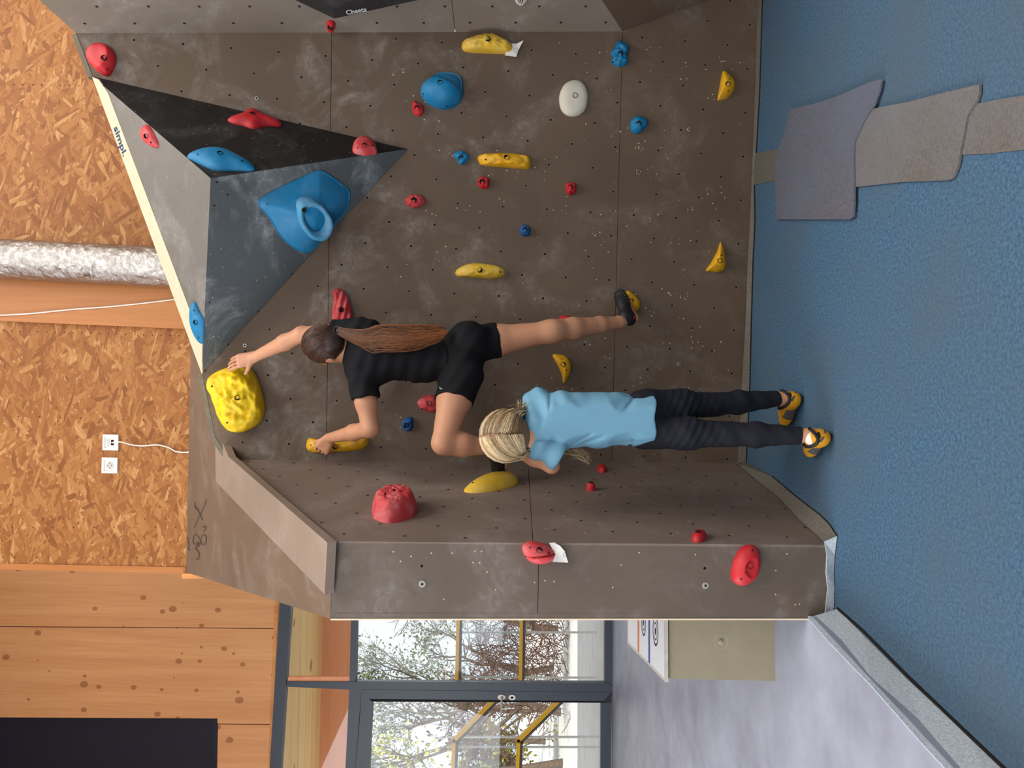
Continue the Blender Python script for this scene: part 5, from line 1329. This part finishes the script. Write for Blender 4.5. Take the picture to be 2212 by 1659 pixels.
# --- wall sockets
def plate(px, w_, label, kind):
    c = PO.hit(*px); root = empty('wall_socket', c); tag(root, label, 'wall socket', 'sockets on the OSB wall')
    ctr = lambda x, y, z: c + PO.right * x + PO.up * y + PO.N * z
    def rect(nm, hw, hh, z0, z1, mat, par, bev=0.0):
        pts = [ctr(-hw, -hh, z1), ctr(hw, -hh, z1), ctr(hw, hh, z1), ctr(-hw, hh, z1)]; v, f = prism(pts, PO.N, z1 - z0); return mobj(nm, v, f, mat, par)
    fr = w_ / 2; t_ = 0.013
    for nm, x0, x1, y0, y1 in (('frame_side', -fr, -fr + t_, -fr, fr), ('frame_side', fr - t_, fr, -fr, fr), ('frame_side', -fr + t_, fr - t_, -fr, -fr + t_), ('frame_side', -fr + t_, fr - t_, fr - t_, fr)):
        pts = [ctr(x0, y0, 0.011), ctr(x1, y0, 0.011), ctr(x1, y1, 0.011), ctr(x0, y1, 0.011)]; v, f = prism(pts, PO.N, 0.011); mobj(nm, v, f, M['white_plastic'], root)
    ins = rect('insert', fr - t_, fr - t_, 0, 0.007, M['white_plastic'], root)
    def disc(nm, x, y, r, z, mat, par, n=20):
        v, f = prism([ctr(x + r * math.cos(2 * math.pi * k / n), y + r * math.sin(2 * math.pi * k / n), z) for k in range(n)], PO.N, 0.002); return mobj(nm, v, f, mat, par)
    if kind == 'power':
        wl = disc('socket_well', 0, 0, 0.022, 0.0085, M['grey_well'], ins)
        for x, y in ((0, 0.010), (0, -0.010), (0.014, 0), (-0.014, 0)): disc('contact', x, y, 0.0028, 0.0092, M['dark'], ins, 10)
    else:
        for x in (-0.010, 0.008):
            pts = [ctr(x - 0.007, -0.018, 0.0085), ctr(x + 0.007, -0.018, 0.0085), ctr(x + 0.007, -0.002, 0.0085), ctr(x - 0.007, -0.002, 0.0085)]; v, f = prism(pts, PO.N, 0.002); mobj('jack', v, f, M['dark'], ins)
        pts = [ctr(-0.024, 0.008, 0.0085), ctr(0.020, 0.008, 0.0085), ctr(0.020, 0.022, 0.0085), ctr(-0.024, 0.022, 0.0085)]; v, f = prism(pts, PO.N, 0.0015); mobj('flap', v, f, M['grey_well'], ins)
    return root
M['grey_well'] = simple('pale_grey_plastic', srgb(196, 192, 186), 0.4)
plate((240.5, 955.5), 0.092, 'white data socket on the OSB wall with a cable plugged in', 'data')
plate((238.5, 1005), 0.092, 'white round-pin power socket on the OSB wall', 'power')
cp = [PO.hit(x, y, o_) for x, y, o_ in ((243, 956, 0.012), (252, 955, 0.035), (264, 955, 0.03), (285, 961, 0.012), (310, 963, 0.008), (340, 961, 0.008), (365, 967, 0.008), (380, 975, 0.008), (405, 977, 0.008), (430, 970, 0.008))]
v, f = tube(spline(cp, 40), 0.0042, 6); tag(mobj('cable', v, f, M['cable'], None, True), 'short white cable hanging from the data socket', 'cable')
cp = [PO.hit(x, y, 0.036) for x, y in ((-60, 682), (0, 681), (70, 677), (150, 669), (230, 663), (300, 656), (367, 648), (420, 640))]
v, f = tube(spline(cp, 50), 0.0042, 6); tag(mobj('cable', v, f, M['cable'], None, True), 'long white cable slung across the wooden post', 'cable')

# --- storage box with leaflets on its lid
A = PC.hit(1675, 1471); B = PC.hit(1672, 1340); fx = (B - A); fx.z = 0; fx.normalize(); fy = Vector((-fx.y, fx.x, 0))
if fy.y < 0: fy = -fy
W_, Hb = 0.335, 0.455
tl = PC.hit(1675, 1471); dep_v = None
zt = 0.1 + Hb
PTop = Plane((0, 0, 1), zt + 0.018)
bl_ = PTop.hit(1356, 1386); D_ = (bl_ - A).dot(fy)
D_ = max(0.7, min(1.1, D_))
lean = (bl_ - A).dot(fx) / D_
fyk = (fy + fx * lean).normalized()
bx = empty('storage_box', A); tag(bx, 'beige metal storage box with leaflets on its lid beside the pillar', 'box')
M['beige'] = simple('beige_enamel', srgb(156, 148, 122), 0.55, var=0.05, scale=8)
pt = lambda a, b, z: A + fx * a + fyk * b + Vector((0, 0, z))
v, f = prism([pt(0, 0, Hb), pt(W_, 0, Hb), pt(W_, D_, Hb), pt(0, D_, Hb)], (0, 0, 1), Hb); bo = mobj('body', v, f, M['beige'], bx)
v, f = prism([pt(-0.012, -0.012, Hb + 0.018), pt(W_ + 0.012, -0.012, Hb + 0.018), pt(W_ + 0.012, D_ + 0.01, Hb + 0.018), pt(-0.012, D_ + 0.01, Hb + 0.018)], (0, 0, 1), 0.014); lid = mobj('lid', v, f, M['grey_well'], bx)
v, f = prism([pt(0.004, -0.003, Hb + 0.006), pt(W_, -0.003, Hb + 0.006), pt(W_, D_, Hb + 0.006), pt(0.004, D_, Hb + 0.006)], (0, 0, 1), 0.007); mobj('lid_gap', v, f, M['dark'], bx)
PBf = Plane.thru((pt(0, 0, 0), pt(1, 0, 0), pt(0, 0, 1)))
cc = PBf.hit(*Z6((658, 917))[0], off=0.001)
circle_line('embossed_ring', cc, fx, Vector((0, 0, 1)), 0.030, 0.0016, M['beige_dark'] if 'beige_dark' in M else M['grey_well'], bo, 28)
bm = bmesh.new(); bmesh.ops.create_uvsphere(bm, u_segments=14, v_segments=8, radius=0.011, matrix=Matrix.Translation(cc) @ Matrix.Diagonal((1, 0.4, 1, 1))); bm_obj('lock_knob', bm, M['beige'], bo, True)
inks = {'orange': simple('orange_print', srgb(206, 110, 50), 0.7), 'blue': simple('blue_print', srgb(40, 70, 150), 0.7)}
M['leaf'] = simple('leaflet_paper', srgb(225, 228, 232), 0.5, var=0.02)
rowsb = [(0.004, 0.30, None, 'white leaflet with a round emblem at the front of the box lid'), (0.32, 0.60, 'blue', 'white leaflet with a blue edge in the middle of the box lid'), (0.62, 0.97, 'orange', 'white leaflet with an orange edge at the back of the box lid')]
for y0, y1, col, lab in rowsb:
    zt_ = Hb + 0.0185
    v, f = prism([pt(0.005, y0 * D_, zt_ + 0.002), pt(W_ - 0.02, y0 * D_, zt_ + 0.002), pt(W_ - 0.02, y1 * D_, zt_ + 0.002), pt(0.005, y1 * D_, zt_ + 0.002)], (0, 0, 1), 0.002)
    lf = tag(mobj('leaflet', v, f, M['leaf']), lab, 'leaflet', 'leaflets on the box lid')
    if col:
        v, f = prism([pt(0.005, y0 * D_ , zt_ + 0.003), pt(W_ - 0.02, y0 * D_, zt_ + 0.003), pt(W_ - 0.02, (y0 + 0.035) * D_, zt_ + 0.003), pt(0.005, (y0 + 0.035) * D_, zt_ + 0.003)], (0, 0, 1), 0.001); mobj('printed_edge', v, f, inks[col], lf)
    if col != 'orange':
        cm = pt(0.17, (y0 * 0.4 + y1 * 0.6) * D_, zt_ + 0.0028)
        for r_, w_ in ((0.065, 0.010), (0.040, 0.006), (0.016, 0.016)):
            circle_line('round_emblem', cm, fx, fyk, r_, w_, M['ink'], lf, 26)

# ================================================================== outside the glazing
def obox(name, lo, hi, mat, parent=None):
    bm = bmesh.new(); box_bm(bm, lo, hi); return bm_obj(name, bm, mat, parent)
M['pave'] = simple('sunlit_paving', srgb(205, 202, 196), 0.85, var=0.08, scale=3)
M['kerb'] = simple('grey_concrete', srgb(128, 130, 132), 0.85, var=0.1, scale=4)
struct(obox('floor_outside', (-40, 8.45, -0.1), (30, 60, 0.03), M['pave']))
sof = struct(obox('ceiling_outside', (-9, 8.35, 3.78), (0.5, 10.25, 3.95), M['soffit']))
for i in range(6):
    obox('soffit_board', (-9, 8.36 + i * 0.315, 3.755), (0.5, 8.36 + i * 0.315 + 0.305, 3.78), M['soffit'], sof)
fas = struct(obox('trim_14', (-9, 10.05, 3.36), (0.5, 10.25, 3.755), M['fascia']))
struct(obox('wall_outside', (-3.2, 16.5, 0.0), (4, 16.9, 0.62), M['kerb']))
# yellow railings with glass between the rails
M['rail'] = simple('yellow_paint', srgb(232, 178, 16), 0.4, var=0.04); M['post'] = simple('pale_post', srgb(214, 212, 206), 0.5)
M['rail_shade'] = simple('rail_shade_paint', srgb(66, 62, 66), 0.5)  # painted shade for the darker side of the rails
def railing(label, top, low, depth, posts, glass):
    root = empty('railing', at(top[0][0], top[0][1], depth)); tag(root, label, 'railing')
    for pl in (top, low):
        for (xa, ya), (xb, yb) in zip(pl[:-1], pl[1:]):
            p, q = at(xa, ya, depth), at(xb, yb, depth); d = (q - p).normalized(); n = Vector((0, 1, 0)); up = n.cross(d).normalized()
            if up.z < 0: up = -up
            h_ = 0.022
            pts = [p - d * 0.02 + up * h_, q + d * 0.02 + up * h_, q + d * 0.02 - up * h_, p - d * 0.02 - up * h_]
            v, f = prism(pts, (0, -1, 0), 0.06); ra = mobj('handrail', v, f, M['rail'], root)
            pts = [p - up * h_, q - up * h_, q - up * (h_ + 0.034), p - up * (h_ + 0.034)]
            v, f = prism(pts, (0, -1, 0), 0.05, -0.006); mobj('rail_shade_strip', v, f, M['rail_shade'], ra)  # dark strip below each rail stands for the tube's shaded side
    for (x, y, x2, y2) in posts:
        v, f = tube([at(x, y, depth + 0.06), at(x2, y2, depth + 0.06)], 0.015, 8); mobj('post', v, f, M['post'], root)
    if glass:
        v, f = prism([at(x, y, depth + 0.04) for x, y in glass], (0, -1, 0), 0.012); mobj('glass_panel', v, f, M['glass'], root)
railing('straight yellow handrails with a glass panel seen through the fixed pane', [(991.5, 1250), (986, 1484)], [(1127.5, 1250), (1124, 1484)], 9.7, [(975, 1366, 1289, 1366), (975, 1462, 1289, 1464)], [(994, 1250), (990, 1480), (1122, 1480), (1126, 1250)])
railing('yellow handrails that kink downwards seen through the door glass', [(974, 1760), (980.5, 1601), (1072, 1508)], [(1114, 1760), (1120, 1601), (1214, 1508)], 9.3, [(965, 1592, 1298, 1592), (965, 1613, 1298, 1614)], [(982, 1760), (986, 1604), (1118, 1604), (1113, 1760)])
# trees
M['bark'] = simple('grey_bark', srgb(112, 98, 86), 0.9, var=0.25, scale=20)
M['leaf_y'] = simple('yellow_green_leaf', srgb(170, 168, 70), 0.7, var=0.3, scale=9); M['leaf_d'] = simple('dull_leaf', srgb(96, 104, 62), 0.7, var=0.3, scale=9); M['leaf_b'] = simple('brown_twig', srgb(120, 92, 78), 0.8, var=0.3, scale=9)
def tree(label, base, height, seed, levels=5, spread=0.55, leaf=None, nleaf=0, r0=0.09, name='bare_tree'):
    rnd = random.Random(seed); segs = []; tips = []
    def grow(p, d, L, r, lv):
        n = 3; pts = [p]; q = p
        for i in range(n):
            d = (d + Vector((rnd.gauss(0, 0.12), rnd.gauss(0, 0.12), rnd.gauss(0.03, 0.08)))).normalized(); q = q + d * (L / n); pts.append(q)
        segs.append((pts, r, lv))
        if lv == 0: tips.append(q); return
        for i in range(rnd.randint(2, 4) if lv < levels else 4):
            a = rnd.uniform(0, 6.28); o_ = d.orthogonal().normalized(); o_ = Matrix.Rotation(a, 3, d) @ o_
            nd = (d + o_ * rnd.uniform(spread * 0.6, spread * 1.5)).normalized()
            src = pts[rnd.randint(1, 3)] if i else pts[3]
            grow(src, nd, L * rnd.uniform(0.58, 0.8), max(r * 0.62, 0.006), lv - 1)
    grow(Vector(base), Vector((0, 0, 1)), height * 0.30, r0, levels)
    root = empty(name, base); tag(root, label, 'tree', 'trees outside the glazing')
    V, F = [], []; V0, F0 = [], []
    for pts, r, lv in segs:
        v, f = tube(pts, [r, r * 0.9, r * 0.78, r * 0.66], 5 if lv > 2 else 3, False)
        if lv == levels: b = len(V0); V0 += v; F0 += [[i + b for i in q] for q in f]
        else: b = len(V); V += v; F += [[i + b for i in q] for q in f]
    mobj('trunk', V0, F0, M['bark'], root, True); tag(mobj('branches', V, F, M['bark'], root, True), kind='stuff')
    if nleaf:
        V, F = [], []
        for _ in range(nleaf):
            c = rnd.choice(tips) + Vector((rnd.gauss(0, 0.12), rnd.gauss(0, 0.12), rnd.gauss(0, 0.12))); s = rnd.uniform(0.03, 0.07); e = Vector((rnd.gauss(0, 1), rnd.gauss(0, 1), rnd.gauss(0, 1))).normalized(); g_ = e.orthogonal().normalized(); b = len(V)
            V += [c - e * s, c + g_ * s * 0.5, c + e * s, c - g_ * s * 0.5]; F.append([b, b + 1, b + 2, b + 3])
        tag(mobj('foliage', V, F, leaf, root), kind='stuff')
def gx(y, d): return ray(1106, y).x * d
tree('bare thin-branched tree behind the handrails in the fixed pane', (gx(1375, 17), 17.6, 0), 6.0, 3, 6, 0.62)
tree('bare tree with dull leaves behind the middle mullion', (gx(1440, 19), 19, 0), 6.2, 5, 6, 0.6, M['leaf_d'], 1500)
tree('reddish brushy tree behind the door glass', (gx(1545, 16), 16.2, 0), 4.2, 8, 6, 0.7, M['leaf_b'], 900)
tree('yellow-green leafy tree behind the kinked handrails', (gx(1640, 15.5), 15.4, 0), 4.6, 12, 6, 0.6, M['leaf_y'], 4200, name='leafy_tree')
tree('pale leafy tree seen high through the upper panes', (gx(1600, 22), 22, 0), 8.5, 15, 6, 0.55, M['leaf_d'], 2200, name='leafy_tree')
def hedge(label, x0, x1, y, z1, seed, mat):
    rnd = random.Random(seed); V, F = [], []
    for _ in range(1700):
        p = Vector((rnd.uniform(x0, x1), y + rnd.gauss(0, 0.35), rnd.uniform(0.05, z1))); dd = Vector((rnd.gauss(0, 0.6), rnd.gauss(0, 0.4), rnd.uniform(0.1, 1))).normalized()
        pts = [p]; 
        for i in range(3): dd = (dd + Vector((rnd.gauss(0, 0.4), rnd.gauss(0, 0.4), rnd.gauss(0, 0.3)))).normalized(); pts.append(pts[-1] + dd * 0.16)
        v, f = tube(pts, 0.008, 3, False); b = len(V); V += v; F += [[i + b for i in q] for q in f]
    o = mobj('hedge', V, F, mat); tag(o, label, 'hedge', None, 'stuff')
hedge('tangled brown hedge behind the railings', -6.5, -2.2, 14.6, 1.75, 4, M['leaf_b'])
